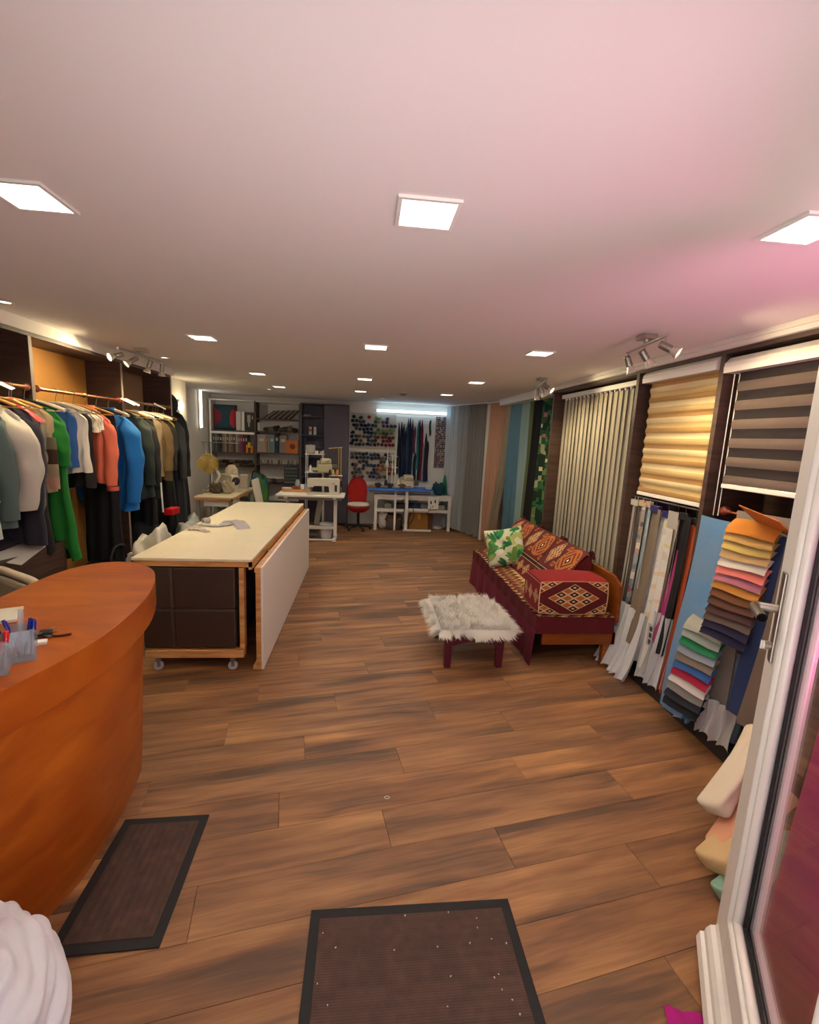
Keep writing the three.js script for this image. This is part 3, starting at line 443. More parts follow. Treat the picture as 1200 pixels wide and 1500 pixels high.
// ---------------------------------------------------------------- clothes side: open wardrobe bays
{
  const edge = mat(0x8b7a68, 0.6), defs = [[-2.25, -3.39, 'first dark brown open wardrobe bay behind the white and navy coats', M.brown], [-3.39, -4.53, 'open wardrobe bay with ochre back panel behind the salmon shirt', M.ochre], [-4.53, -5.59, 'last open wardrobe bay behind the quilted vest', mat(0x8a6a4a, 0.75)]];
  defs.forEach(([z0, z1, label, back], i) => {
    const t = thing('open_wardrobe', label, 'wardrobe');
    mesh('back_panel', uvm(span(-2.58, -2.55, 0, 2.38, z0, z1), 0.8), back, t);
    const side = mesh('side_panel', uvm(span(-2.55, -2.252, 0, 2.355, z1, z1 + 0.03), 0.8), M.brown, t); mesh('edge_strip', span(-2.252, -2.248, 0, 2.355, z1, z1 + 0.03), edge, side);
    if (!i) mesh('side_panel', uvm(span(-2.55, -2.25, 0, 2.355, z0 - 0.03, z0), 0.8), M.brown, t);
    mesh('top_board', uvm(span(-2.58, -2.25, 2.355, 2.38, z0, z1), 0.8), M.brown, t); mesh('base_board', uvm(span(-2.55, -2.25, 0, 0.08, z0 - 0.031, z1 + 0.031), 0.8), M.brown, t);
    const r = thing('clothes_rail', ['copper clothes rail carrying the white and navy coats', 'copper clothes rail carrying the salmon shirt and blue jacket', 'copper clothes rail carrying the quilted vest'][i], 'clothes rail', [-2.27, 2.02, 0]);
    mesh('pole', rod([0, 0, z0 - 0.04], [0, 0, z1 + 0.06], 0.0125, 14), M.copper, r);
    for (const z of [z0 - 0.045, z1 + 0.055]) mesh('finial', lathe([[0.001, -0.02], [0.018, -0.016], [0.026, 0], [0.018, 0.016], [0.001, 0.02]], 16).rotateX(Math.PI / 2).translate(0, 0, z), mat(0x9a4a30, 0.35), r);
    mesh('collar', lathe([[0.0125, -0.02], [0.018, -0.012], [0.018, 0.012], [0.0125, 0.02]], 14).rotateX(Math.PI / 2).translate(0, 0, (z0 + z1) / 2), M.copper, r);
  });
  one('cornice', [span(-2.6, -2.235, 2.38, 2.459, -0.46, -5.62)], M.wall, 'white painted cornice above the wardrobe bays', 'cornice');
}
// ---------------------------------------------------------------- hangers and garments
const hangerWood = mat(0xb98a4c, 0.45), hangerWhite = mat(0xe8dcc6, 0.4), hangerBlack = mat(0x1d1b1b, 0.5);
function hanger(z, ry, kind, label, drop = 0) {
  const t = thing('clothes_hanger', label, 'hanger', [-2.27, 2.02, z], ry, 'hangers on the clothes rails'), m = [hangerWood, hangerWhite, hangerBlack][kind];
  mesh('hook', tube([[-0.016, -0.003, 0], [-0.012, 0.012, 0], [0, 0.0165, 0], [0.013, 0.011, 0], [0.016, -0.004, 0], [0.006, -0.03, 0], [0, -0.06, 0], [0, -0.085, 0]], 0.0022, 6, 40), M.steel, t);
  const a = []; for (let i = 0; i <= 10; i++) { const s = i / 5 - 1; a.push([s * 0.205, -0.085 - 0.055 * Math.pow(Math.abs(s), 1.4), 0.02 * s * s]); }
  const g = tube(a, kind === 1 ? 0.012 : 0.009, 8, 30); g.scale(1, 1, 1); mesh('arms', g, m, t);
  if (kind !== 2) mesh('trouser_bar', rod([-0.185, -0.145, 0.012], [0.185, -0.145, 0.012], 0.005, 8), m, t);
  return t;
}
// a hanging garment: closed body with folds, sleeves, collar. y counted from the rail
function garment(o) {
  const { z, ry = 0, label, category = 'jacket', top = -0.105, len, sh = 0.2, hem = 0.22, dep = 0.055, sleeve = 0, sleeveLen = 0.55, color, material, lapel, seed = 1, x = -2.27, rows = 0, neck = 0.055, flare = 0, split = 0 } = o;
  const t = thing(o.name || 'jacket', label, category, [x, 2.02, z], ry, 'clothes hanging on the rails'), m = material || CL(color);
  const nv = 30, nu = 40, body = grid(nu, nv, (u, v) => {
    const d = 1 - v, a = u * Math.PI * 2, y = top - d * len, s = d * len;              // s metres below the neck
    const shT = sm(0, 0.075, s), w = lerp(neck, lerp(sh, hem, sm(0.1, len, s)), Math.pow(shT, 0.6)) * (1 - 0.06 * Math.sin(sm(0.05, len, s) * Math.PI)) + flare * d * d;
    let dp = lerp(0.022, dep, sm(0, 0.2, s)) * (1 + 0.25 * d), c = Math.cos(a), sn = Math.sin(a);
    const fold = 0.012 * (fbm(c * 3 + seed * 5, s * 7, 3) - 0.5) * 2 + (0.012 + 0.020 * d) * Math.sin(c * 11 + seed * 3 + d * 1.5) * Math.sign(sn || 1) * Math.abs(sn) + 0.008 * Math.sin(d * 17 + c * 5 + seed);
    const q = rows ? 0.006 * Math.abs(Math.sin(s * Math.PI / 0.07)) : 0;
    const px = Math.sign(c) * Math.pow(Math.abs(c), 0.75) * w, pz = Math.sign(sn) * Math.pow(Math.abs(sn), 0.7) * (dp + q) + fold * 0.7;
    const cut = split && d > 0.9 ? split * Math.max(0, Math.cos(c * 9 + seed)) * (d - 0.9) * 10 : 0;
    return [px, y - 0.05 * Math.pow(Math.abs(px) / 0.25, 1.5) * (1 - d) - 0.025 * Math.sin(c * 3 + seed) * d * 0.6 + cut, pz];
  }, [6, 6]);
  mesh('body', body, m, t);
  if (sleeve) for (const s of [-1, 1]) {
    const g = grid(16, 18, (u, v) => { const a = u * Math.PI * 2, d = v, r = lerp(0.068, 0.048, d) * (sleeve === 2 ? 1.35 : 1) * (1 + 0.07 * Math.sin(d * 19 + seed) + 0.06 * Math.sin(a * 3 + d * 8)), r0 = Math.min(r, 0.03 + d * 0.6); const cx = s * (sh - 0.045 + 0.045 * Math.sin(Math.min(1, d * 1.6) * 1.5) + (sleeve === 2 ? 0.03 * Math.sin(d * 3) : 0)), cy = top - 0.075 - d * sleeveLen, cz = 0.02 * Math.sin(d * 3 + seed) + 0.03 * d; return [cx + Math.cos(a) * r0 * 0.85, cy - Math.cos(a) * s * 0.03 * (1 - d), cz + Math.sin(a) * r0]; }, [2, 5]);
    mesh('sleeve', g, m, t);
    if (o.cuff) mesh('cuff', grid(16, 2, (u, v) => { const a = u * Math.PI * 2, r = 0.05 * (sleeve === 2 ? 1.35 : 1); return [s * sh + Math.cos(a) * r * 0.87, top - 0.075 - sleeveLen - 0.01 - v * 0.035, 0.03 + Math.sin(a) * r]; }), CL(o.cuff), t);
  }
  if (o.collar !== undefined) mesh('collar', grid(20, 4, (u, v) => { const a = u * Math.PI * 2; return [Math.cos(a) * (0.062 + 0.02 * v), top + 0.03 - v * 0.055, Math.sin(a) * (0.035 + 0.018 * v)]; }), CL(o.collar), t);
  if (o.stripe) for (const [y0, y1, c] of o.stripe) mesh('stripe', grid(24, 3, (u, v) => { const a = u * Math.PI * 2; return [Math.cos(a) * (lerp(sh, hem, 0.5) * 1.0 + 0.012), top - lerp(y0, y1, v), Math.sin(a) * (dep * 1.3 + 0.014)]; }), CL(c), t);
  return t;
}
{
  const G = [
    { z: -2.70, k: 1, h: 'mint blouse', name: 'blouse', label: 'pale mint blouse at the start of the rail above the cream chair', category: 'blouse', len: 0.80, sleeve: 1, sleeveLen: 0.5, color: 0xb9c6bb, seed: 1 },
    { z: -2.83, k: 0, h: 'grey-green coat', name: 'coat', label: 'grey-green coat between the mint blouse and the white jacket', category: 'coat', len: 0.76, sleeve: 1, sleeveLen: 0.62, color: 0x51625f, seed: 2 },
    { z: -2.96, k: 0, h: 'off-white jacket', label: 'off-white long-sleeved jacket next to the navy coat', len: 0.66, sleeve: 2, sleeveLen: 0.58, color: 0xb9b2a6, seed: 3, collar: 0xb0a898 },
    { z: -3.07, k: 0, h: 'navy coat', name: 'coat', label: 'dark navy coat between the off-white jacket and the bagged dress', category: 'coat', len: 0.90, sleeve: 1, sleeveLen: 0.6, color: 0x23202e, seed: 4 },
    { z: -3.31, k: 2, h: 'striped top', name: 'top', label: 'top with beige and brown horizontal stripes beside the green dress', category: 'top', len: 0.58, sh: 0.17, hem: 0.16, dep: 0.03, color: 0xa08a6c, seed: 6, stripe: [[0.22, 0.30, 0x6f6a4c], [0.30, 0.40, 0x3c2318], [0.40, 0.49, 0x8f8266], [0.49, 0.57, 0xa87f6c]] },
    { z: -3.40, k: 1, h: 'green dress', name: 'dress', label: 'long bright green dress with jagged hem', category: 'dress', len: 1.10, sh: 0.17, hem: 0.17, flare: 0.05, dep: 0.05, sleeve: 1, sleeveLen: 0.34, color: 0x0f6a1c, seed: 7, split: 0.12 },
    { z: -3.62, k: 1, h: 'blue shirt', name: 'shirt', label: 'royal blue shirt just behind the green dress', category: 'shirt', len: 0.46, sh: 0.13, hem: 0.12, color: 0x27518f, seed: 8 },
    { z: -3.70, k: 1, h: 'white shirt', name: 'shirt', label: 'plain white shirt between the blue and black shirts', category: 'shirt', len: 0.50, sh: 0.16, hem: 0.16, color: 0xcfc6b8, seed: 9 },
    { z: -3.82, k: 0, h: 'black shirt', name: 'shirt', label: 'black shirt between the white and salmon shirts', category: 'shirt', len: 0.62, sh: 0.12, hem: 0.12, color: 0x181414, seed: 10 },
    { z: -3.98, k: 0, h: 'salmon shirt', name: 'shirt', label: 'salmon pink long-sleeved shirt in front of the blue jacket', category: 'shirt', len: 0.60, sh: 0.17, hem: 0.18, sleeve: 1, sleeveLen: 0.54, color: 0xd4694e, seed: 11, collar: 0xd87a52, cuff: 0xc75a48, ry: 0.12 },
    { z: -4.30, k: 1, h: 'blue jacket', label: 'bright blue padded jacket with white badge on the sleeve', len: 0.86, sh: 0.215, hem: 0.23, dep: 0.075, sleeve: 2, sleeveLen: 0.72, color: 0x0f66ad, seed: 12, ry: -0.18, collar: 0x0d4f8c },
    { z: -4.60, k: 0, h: 'bottle green jacket', label: 'dark bottle green jacket behind the blue jacket', len: 0.80, sleeve: 1, sleeveLen: 0.6, color: 0x1c2622, seed: 13 },
    { z: -4.72, k: 1, h: 'black blazer', name: 'blazer', label: 'black blazer between the green jacket and the quilted vest', category: 'blazer', len: 0.84, sleeve: 1, sleeveLen: 0.64, color: 0x131213, seed: 14, collar: 0x6a625a },
    { z: -4.93, k: 1, h: 'quilted vest', name: 'vest', label: 'taupe quilted vest with horizontal stitching', category: 'vest', len: 0.64, sh: 0.18, hem: 0.17, dep: 0.06, color: 0x7d6c52, seed: 15, rows: 1 },
    { z: -5.02, k: 0, h: 'brown jacket', label: 'olive brown jacket just behind the quilted vest', len: 0.68, sleeve: 1, sleeveLen: 0.5, color: 0x5a4526, seed: 16 },
    { z: -5.14, k: 1, h: 'black jacket', label: 'black jacket between the brown jacket and the yellow top', len: 0.55, sleeve: 1, sleeveLen: 0.5, color: 0x17130f, seed: 17 },
    { z: -5.26, k: 0, h: 'yellow top', name: 'top', label: 'mustard yellow top with grey collar', category: 'top', len: 0.55, sh: 0.17, hem: 0.16, color: 0xb0a02c, seed: 18, collar: 0x9a9286 },
    { z: -5.40, k: 2, h: 'charcoal coat', name: 'coat', label: 'long charcoal coat last on the rail', category: 'coat', len: 1.25, sleeve: 1, sleeveLen: 0.62, color: 0x25272a, seed: 19 },
    { z: -4.82, k: 2, h: 'black trousers', name: 'trousers', label: 'long black trousers hanging behind the quilted vest', category: 'trousers', len: 1.28, sh: 0.15, hem: 0.14, neck: 0.13, color: 0x101012, seed: 20 },
    { z: -5.20, k: 2, h: 'black gown', name: 'dress', label: 'long black dress hanging behind the yellow top', category: 'dress', len: 1.35, sh: 0.15, hem: 0.2, color: 0x141414, seed: 21 },
    { z: -3.20, k: 2, h: 'black skirt suit', name: 'dress', label: 'black dress hanging below the striped top', category: 'dress', len: 1.0, sh: 0.15, hem: 0.17, dep: 0.04, color: 0x120f10, seed: 22 },
    { z: -4.12, k: 2, h: 'black trousers by the salmon shirt', name: 'trousers', label: 'black trousers hanging below the salmon shirt and blue jacket', category: 'trousers', len: 1.3, sh: 0.15, hem: 0.15, neck: 0.13, dep: 0.04, color: 0x0e0e11, seed: 23 },
  ];
  for (const o of G) { garment(o); hanger(o.z, o.ry || 0, o.k, `${['wooden', 'cream plastic', 'black plastic'][o.k]} hanger carrying the ${o.h}`); }
  // badge on the blue jacket's sleeve
  one('jacket_badge', [tube([[0, 0, 0], [0.02, 0.014, 0.001], [0.045, 0.018, 0.002], [0.07, 0.008, 0.001], [0.085, 0, 0]], 0.003, 6, 24), tube([[0.006, -0.012, 0], [0.03, -0.004, 0.001], [0.06, -0.012, 0.001], [0.09, -0.010, 0]], 0.004, 6, 20), tube([[0.012, 0.006, 0], [0.04, 0.004, 0.001], [0.066, -0.001, 0.001]], 0.003, 6, 16)].map((g) => g.scale(0.8, 0.8, 0.8).translate(-2.10, 1.50, -4.20)), cm(0xcfe0ea, 0.6), 'white embroidered badge on the blue padded jacket', 'badge');
  { // dress in a clear bag with red shoulders
    const t = garment({ z: -3.18, name: 'garment_bag', label: 'red-topped clear garment bag over a pale gold dress', category: 'garment bag', len: 0.95, sh: 0.20, hem: 0.15, dep: 0.045, material: mat(0xf3efe6, 0.12, { physical: true, transmission: 0.85, thickness: 0, side: 2 }), seed: 5 });
    mesh('red_yoke', grid(24, 6, (u, v) => { const a = u * Math.PI * 2; return [Math.cos(a) * lerp(0.05, 0.207, v), -0.085 - 0.14 * v, Math.sin(a) * lerp(0.03, 0.052, v)]; }), mat(0xc8120e, 0.25, { side: 2 }), t);
    mesh('dress', grid(24, 12, (u, v) => { const a = u * Math.PI * 2; return [Math.cos(a) * lerp(0.09, 0.12, v) + 0.01 * Math.sin(a * 7), -0.18 - 0.6 * v, Math.sin(a) * 0.03]; }), CL(0xc7b183), t);
    hanger(-3.18, 0, 0, 'wooden hanger inside the red-topped garment bag');
  }
  { // stacked white shoulder covers on the rail
    for (let i = 0; i < 3; i++) garment({ z: -3.86 - i * 0.04, name: 'shoulder_cover', label: 'short white shoulder cover bunched on the rail by the salmon shirt', category: 'cover', len: 0.17, sh: 0.15, hem: 0.15, dep: 0.035, color: 0xd8cdb8, seed: 30 + i }).userData.group = 'white shoulder covers';
  }
  // paper tags looped on hooks
  [[-2.98, 'beside the off-white jacket'], [-4.44, 'on the blue jacket hanger'], [-4.52, 'next to the wooden hanger of the green jacket'], [-5.09, 'over the black jacket hanger']].forEach(([z, w], i) => one('paper_tag', turn(box(0.12, 0.004, 0.075, 0.05, 0, 0), 0, 0.4, -0.5).translate(-2.22, 2.03, z), cm(0xe6dcc8, 0.7), `white paper tag ${w}`, 'tag'));
  { // tall hooded garment past the end of the bays
    const t = garment({ z: -5.84, x: -2.40, ry: 0.5, name: 'hooded_coat', label: 'long black hooded coat on the wall past the last bay', category: 'coat', top: 0.0, len: 1.35, sh: 0.18, hem: 0.21, dep: 0.08, sleeve: 1, sleeveLen: 0.75, color: 0x121315, seed: 40 });
    mesh('hood', new THREE.SphereGeometry(0.115, 20, 16).scale(1, 1.15, 0.9).translate(0, 0.05, 0), CL(0x101114), t);
    one('coat_hook', [rod([-2.62, 2.16, -5.84], [-2.40, 2.19, -5.84], 0.008)], M.steel, 'steel wall hook behind the long black hooded coat', 'hook');
    one('clothes_clip', [rod([-2.2, 1.22, -5.66], [-2.2, 1.5, -5.68], 0.004), rod([-2.2, 1.22, -5.66], [-2.13, 1.21, -5.64], 0.004)], M.white, 'thin white hanger edge showing beside the hooded coat', 'hanger');
  }
}
{ // floor level below the clothes
  const lump = (w, h, d, s, n = 0.12) => { const g = new THREE.SphereGeometry(1, 36, 24), p = g.attributes.position; for (let i = 0; i < p.count; i++) { const x = p.getX(i), y = p.getY(i), z = p.getZ(i), k = 1 + n * (fbm(x * 2 + s, z * 2 + y * 2 + s, 3) - 0.5) * 2 + n * 0.4 * Math.sin(x * 9 + y * 7 + s); const f = (q) => Math.sign(q) * Math.pow(Math.abs(q), 0.75); p.setXYZ(i, f(x) * w / 2 * k, (f(y) * 0.5 + 0.5) * h * (y < -0.6 ? 1 : k), f(z) * d / 2 * k); } g.computeVertexNormals(); return g; };
  globalThis.__lump = lump;
  const bag = thing('holdall_bag', 'black holdall bag standing on the base board below the blue jacket', 'bag', [-2.28, 0.08, -4.05]);
  mesh('body', lump(0.42, 0.56, 0.50, 3, 0.06), cm(0x121114, 0.75), bag); mesh('strap', tube([[0.14, 0.48, -0.15], [0.16, 0.66, -0.08], [0.16, 0.68, 0.08], [0.14, 0.48, 0.15]], 0.012, 8, 30), cm(0x1d1b1e, 0.6), bag);
  mesh('zip', rod([0.17, 0.42, -0.18], [0.17, 0.43, 0.18], 0.004), M.steel, bag);
  one('clothes_bundle', lump(0.40, 0.75, 0.45, 9, 0.08).translate(-2.22, 0.08, -4.75), cm(0x0e0e10, 0.9), 'black clothes bundle heaped below the quilted vest', 'clothes');
  const film = (c) => mat(c, 0.3, { physical: true, transmission: 0.35, thickness: 0, side: 2 });
  const pb = thing('plastic_bag', 'large milky plastic bag with gold ribbon behind the cutting table', 'plastic bag', [-1.98, 0, -4.35]);
  mesh('bag', lump(0.40, 0.80, 0.55, 5, 0.16), film(0xd9d2c4), pb); mesh('ribbon', tube([[0.17, 0.6, 0.1], [0.2, 0.75, 0.0], [0.16, 0.68, -0.1], [0.2, 0.6, -0.02]], 0.012, 6, 30), mat(0xa8843a, 0.4), pb);
  const pb2 = thing('plastic_bag', 'greyish clear plastic bag lying beside the long black coats', 'plastic bag', [-2.05, 0, -5.35]); mesh('bag', lump(0.42, 0.70, 0.60, 7, 0.18), film(0xb9bab2), pb2);
  one('red_package', box(0.10, 0.07, 0.18, -2.05, 0.88, -4.98, 0.01), mat(0xb3121a, 0.4), 'small bright red package among the black trousers', 'package').position.y = 0;
  one('pole', rod([-2.02, 0.95, -4.70], [-2.02, 1.25, -4.68], 0.008), M.white, 'short white pole standing between the black clothes', 'pole');
  one('clothes_bundle', lump(0.3, 0.12, 0.5, 12, 0.1).translate(-2.35, 0.98, -3.0), cm(0x15121a, 0.9), 'dark folded clothes below the navy coat', 'clothes');
  one('paper_sheet', turn(box(0.26, 0.006, 0.30), 0.1, 0.2, -0.25).translate(-2.2, 0.99, -2.96), cm(0xc9c2b6, 0.8), 'white paper sheet lying under the dark folded clothes', 'paper');
  const sh = thing('clothes_shelf', 'dark brown shelf under the first clothes bay', 'shelf'); mesh('board', uvm(span(-2.55, -2.12, 0.94, 0.97, -2.3, -3.36), 0.8), M.brown, sh); mesh('front_panel', uvm(span(-2.14, -2.12, 0.08, 0.94, -2.3, -3.36), 0.8), M.brown, sh);
}
// ---------------------------------------------------------------- cream chair behind the counter
{
  const a = V(-1.66, 0, -2.42), b = V(-2.12, 0, -2.72), c = a.clone().add(b).multiplyScalar(0.5), ang = Math.atan2(-(b.z - a.z), b.x - a.x), t = thing('upholstered_chair', 'cream upholstered chair with wooden frame behind the counter', 'chair', [c.x, 0, c.z], ang);
  const w = 0.53, pad = CL(0xb3a78f), wood = M.pine;
  mesh('backrest', box(w - 0.06, 0.42, 0.05, 0, 0.50, 0.0, 0.02), pad, t);
  mesh('back_frame', [tube([[-w / 2, 0.46, 0], [-w / 2, 0.85, 0], [-w / 2 + 0.05, 0.955, 0], [0, 0.965, 0], [w / 2 - 0.05, 0.955, 0], [w / 2, 0.85, 0], [w / 2, 0.46, 0]], 0.022, 10, 60)], cm(0xcdbfa6, 0.8), t);
  mesh('seat', box(w, 0.09, 0.46, 0, 0.40, 0.25, 0.03), pad, t);
  for (const sx of [-1, 1]) { mesh('armrest', tube([[sx * w / 2, 0.66, 0.02], [sx * (w / 2 + 0.01), 0.67, 0.25], [sx * w / 2, 0.64, 0.45]], 0.018, 8, 20), wood, t); for (const z of [0, 0.45]) mesh('leg', rod([sx * (w / 2 - 0.01), 0, z], [sx * (w / 2 - 0.01), z ? 0.64 : 0.5, z], 0.018), wood, t); }
}
// ---------------------------------------------------------------- reception counter
{
  const top = [[-1.08, -1.08], [-1.03, -1.22], [-0.99, -1.36], [-0.955, -1.50], [-0.935, -1.68], [-0.945, -1.88], [-0.975, -2.08], [-1.03, -2.26], [-1.10, -2.42], [-1.18, -2.52], [-1.27, -2.585], [-1.37, -2.60], [-1.46, -2.565], [-1.53, -2.47], [-1.56, -2.30], [-1.56, -2.0], [-1.55, -1.6], [-1.54, -1.08]];
  const curve = new THREE.CatmullRomCurve3(top.map(([x, z]) => V(x, 0, z)), true, 'catmullrom', 0.5), out = curve.getSpacedPoints(120).slice(0, -1).map((p) => [p.x, p.z]);
  const t = thing('reception_counter', 'curved orange cherry-wood reception counter with rounded end', 'counter');
  mesh('worktop', uvm(slab(out, 0.90, 1.04, 0.002), 1.3), M.cherry, t);
  const front = new THREE.CatmullRomCurve3([[-1.075, -1.10], [-1.03, -1.22], [-0.99, -1.36], [-0.955, -1.50], [-0.934, -1.68], [-0.944, -1.88], [-0.985, -2.05], [-1.085, -2.25]].map(([x, z]) => V(x, 0, z)), false, 'catmullrom', 0.5);
  const foot = new THREE.CatmullRomCurve3([[-1.30, -1.10], [-1.25, -1.22], [-1.19, -1.36], [-1.13, -1.48], [-1.085, -1.65], [-1.085, -1.85], [-1.105, -2.06], [-1.14, -2.26]].map(([x, z]) => V(x, 0, z)), false, 'catmullrom', 0.5);
  mesh('front_panel', grid(60, 8, (u, v) => { const a = foot.getPoint(u), b = front.getPoint(u), k = Math.pow(v, 0.8); return [lerp(a.x, b.x, k), v * 0.905, lerp(a.z, b.z, k)]; }, [1.0, 0.75]), Object.assign(M.cherry.clone(), { side: 2 }), t);
  mesh('end_panel', grid(4, 4, (u, v) => { const k = Math.pow(v, 0.8); return [lerp(lerp(-1.14, -1.085, k), -1.5, u), v * 0.905, lerp(lerp(-2.26, -2.25, k), -2.27, u)]; }, [0.3, 0.7]), Object.assign(M.cherry.clone(), { side: 2 }), t);
  mesh('inner_panel', span(-1.52, -1.5, 0, 0.9, -1.12, -2.26), M.cherry, t);
  // things on the counter
  const cupAt = (px, py) => onY(px, py, 1.04);
  const pen = (name, label, base, tipTo, col, capCol, r = 0.0045, group = 'pens in the clear holders') => { const t = thing(name, label, 'pen', [base.x, base.y, base.z], 0, group), d = tipTo.clone().sub(base), L = d.length(), q = new THREE.Quaternion().setFromUnitVectors(V(0, 1, 0), d.normalize()); const put = (g) => g.applyQuaternion(q); mesh('barrel', put(cyl(r * 0.9, r, L * 0.62, 0, 0, 0, 10)), col, t); mesh('cap', put(merge([cyl(r * 1.15, r * 1.15, L * 0.38, 0, L * 0.62, 0, 10), box(0.003, L * 0.25, 0.004, r * 1.4, L * 0.7, 0)])), capCol, t); };
  const clearM = mat(0xeaf0f4, 0.12, { physical: true, transmission: 0.8, thickness: 0, side: 2 });
  const c1 = cupAt(35, 966).add(V(-0.01, 0, -0.01)), c2 = cupAt(-8, 985);
  const holder = (p, label, ry) => { const t = thing('pen_holder', label, 'pen holder', [p.x, 1.04, p.z], ry); const w = 0.036, h = 0.105; mesh('wall', [box(2 * w, h, 0.002, 0, 0, w), box(2 * w, h, 0.002, 0, 0, -w), box(0.002, h, 2 * w, w, 0, 0), box(0.002, h, 2 * w, -w, 0, 0)], clearM, t); mesh('base', box(2 * w, 0.004, 2 * w), clearM, t); return t; };
  holder(c1, 'clear square pen holder with blue pens on the counter edge', 0.5); holder(c2, 'clear square pen holder with red-capped pens', 0.5);
  one('note_card', turn(box(0.045, 0.08, 0.0015), 0, 0.5, 0).translate(c1.x - 0.008, 1.045, c1.z - 0.012), cm(0x9dbbd6, 0.6), 'pale blue card standing in the clear pen holder', 'card');
  const B = cm(0x1b1f8f, 0.35), R = cm(0xd0121c, 0.3), K = cm(0x15151c, 0.35), T = clearM, P = cm(0xb23a48, 0.4);
  const at = (c, dx, dz, y) => V(c.x + dx, y, c.z + dz);
  pen('pen', 'blue-capped pen upright in the holder at the counter edge', at(c1, 0.02, -0.01, 1.046), at(c1, 0.03, -0.02, 1.165), B, B);
  pen('pen', 'blue-clipped pen leaning in the holder beside the upright one', at(c1, 0.0, -0.01, 1.046), at(c1, 0.006, -0.04, 1.16), K, B);
  pen('pen', 'dark blue pen leaning away over the holder rim', at(c1, 0.0, 0.01, 1.046), at(c1, -0.055, -0.01, 1.165), K, B);
  pen('pen', 'tall clear barrelled pen in the holder', at(c1, -0.005, 0.0, 1.046), at(c1, -0.012, -0.025, 1.195), T, T, 0.006);
  pen('pen', 'pink-red pen seen through the holder wall', at(c1, -0.012, 0.028, 1.046), at(c1, 0.014, 0.026, 1.12), P, T, 0.006);
  pen('pen', 'black pen between the two holders', at(c1, -0.02, 0.02, 1.046), at(c1, -0.06, 0.015, 1.15), K, K);
  pen('pen', 'red-capped pen in the second holder', at(c2, 0.015, -0.01, 1.046), at(c2, 0.03, -0.02, 1.165), K, R, 0.006);
  pen('pen', 'short red-capped pen in the second holder', at(c2, 0.01, 0.01, 1.046), at(c2, 0.035, 0.005, 1.14), K, R, 0.006);
  pen('pen', 'white pen in the second holder', at(c2, 0.0, 0.0, 1.046), at(c2, 0.028, 0.02, 1.13), M.white, M.white);
  const bk = cupAt(-25, 908); one('note_pad', turn(box(0.22, 0.012, 0.15, 0, 0, 0, 0.002), 0, 0.45).translate(bk.x, 1.04, bk.z), cm(0xd9d2c0, 0.8), 'cream note pad lying behind the pen holders', 'note pad');
  const k = cupAt(62, 932), ks = thing('key_bunch', 'small bunch of keys with dark cord on the counter', 'keys', [k.x, 1.04, k.z], 0.3);
  mesh('key_ring', new THREE.TorusGeometry(0.014, 0.0015, 8, 24).rotateX(Math.PI / 2).translate(0, 0.004, 0), M.chrome, ks);
  for (let i = 0; i < 4; i++) mesh('key', turn(merge([box(0.012, 0.003, 0.05, 0, 0, 0.02), cyl(0.013, 0.013, 0.004, 0, 0, -0.01, 14)]), 0, i * 0.8, 0).translate(0, 0.003 + i * 0.004, 0), i % 2 ? M.chrome : M.copper, ks);
  mesh('fob', box(0.04, 0.02, 0.03, 0.01, 0, 0.0, 0.006), M.black, ks); mesh('cord', tube([[0.02, 0.006, 0.01], [0.05, 0.004, 0.02], [0.09, 0.004, 0.015]], 0.004, 8, 20), cm(0x4a1510, 0.6), ks);
  const wt = cupAt(62, 940); one('paper_slip', turn(box(0.05, 0.012, 0.03, 0, 0, 0, 0.003), 0, 0.4).translate(wt.x, 1.04, wt.z + 0.02), cm(0xe9e2d8, 0.7), 'small white paper slip beside the keys', 'paper');
}
{ // crumpled white cloth at the foot of the counter
  const g = grid(120, 90, (u, v) => { const a = u * Math.PI * 2, e = (v - 0.5) * Math.PI, ce = Math.cos(e), f = 1 + 0.03 * Math.sin(e * 12 + Math.sin(a * 2) * 2) + 0.022 * Math.sin(a * 9 + e * 5) + 0.018 * Math.sin(e * 31 + Math.sin(a * 3) * 4) + 0.04 * (fbm(Math.cos(a) * 4 + 9, Math.sin(a) * 4 + e * 5, 4) - 0.5); return [Math.cos(a) * Math.pow(ce, 0.8) * 0.26 * f, 0.27 + Math.sin(e) * 0.27 * (e < 0 ? 1 : f), Math.sin(a) * Math.pow(ce, 0.8) * 0.30 * f]; }, [4, 3]);
  g.rotateY(0.5); one('white_cloth', g.scale(0.93, 1.03, 0.93).translate(-0.97, 0, -0.945), cloth(0xd9d5da), 'crumpled white cotton cloth at the foot of the counter', 'cloth');
}
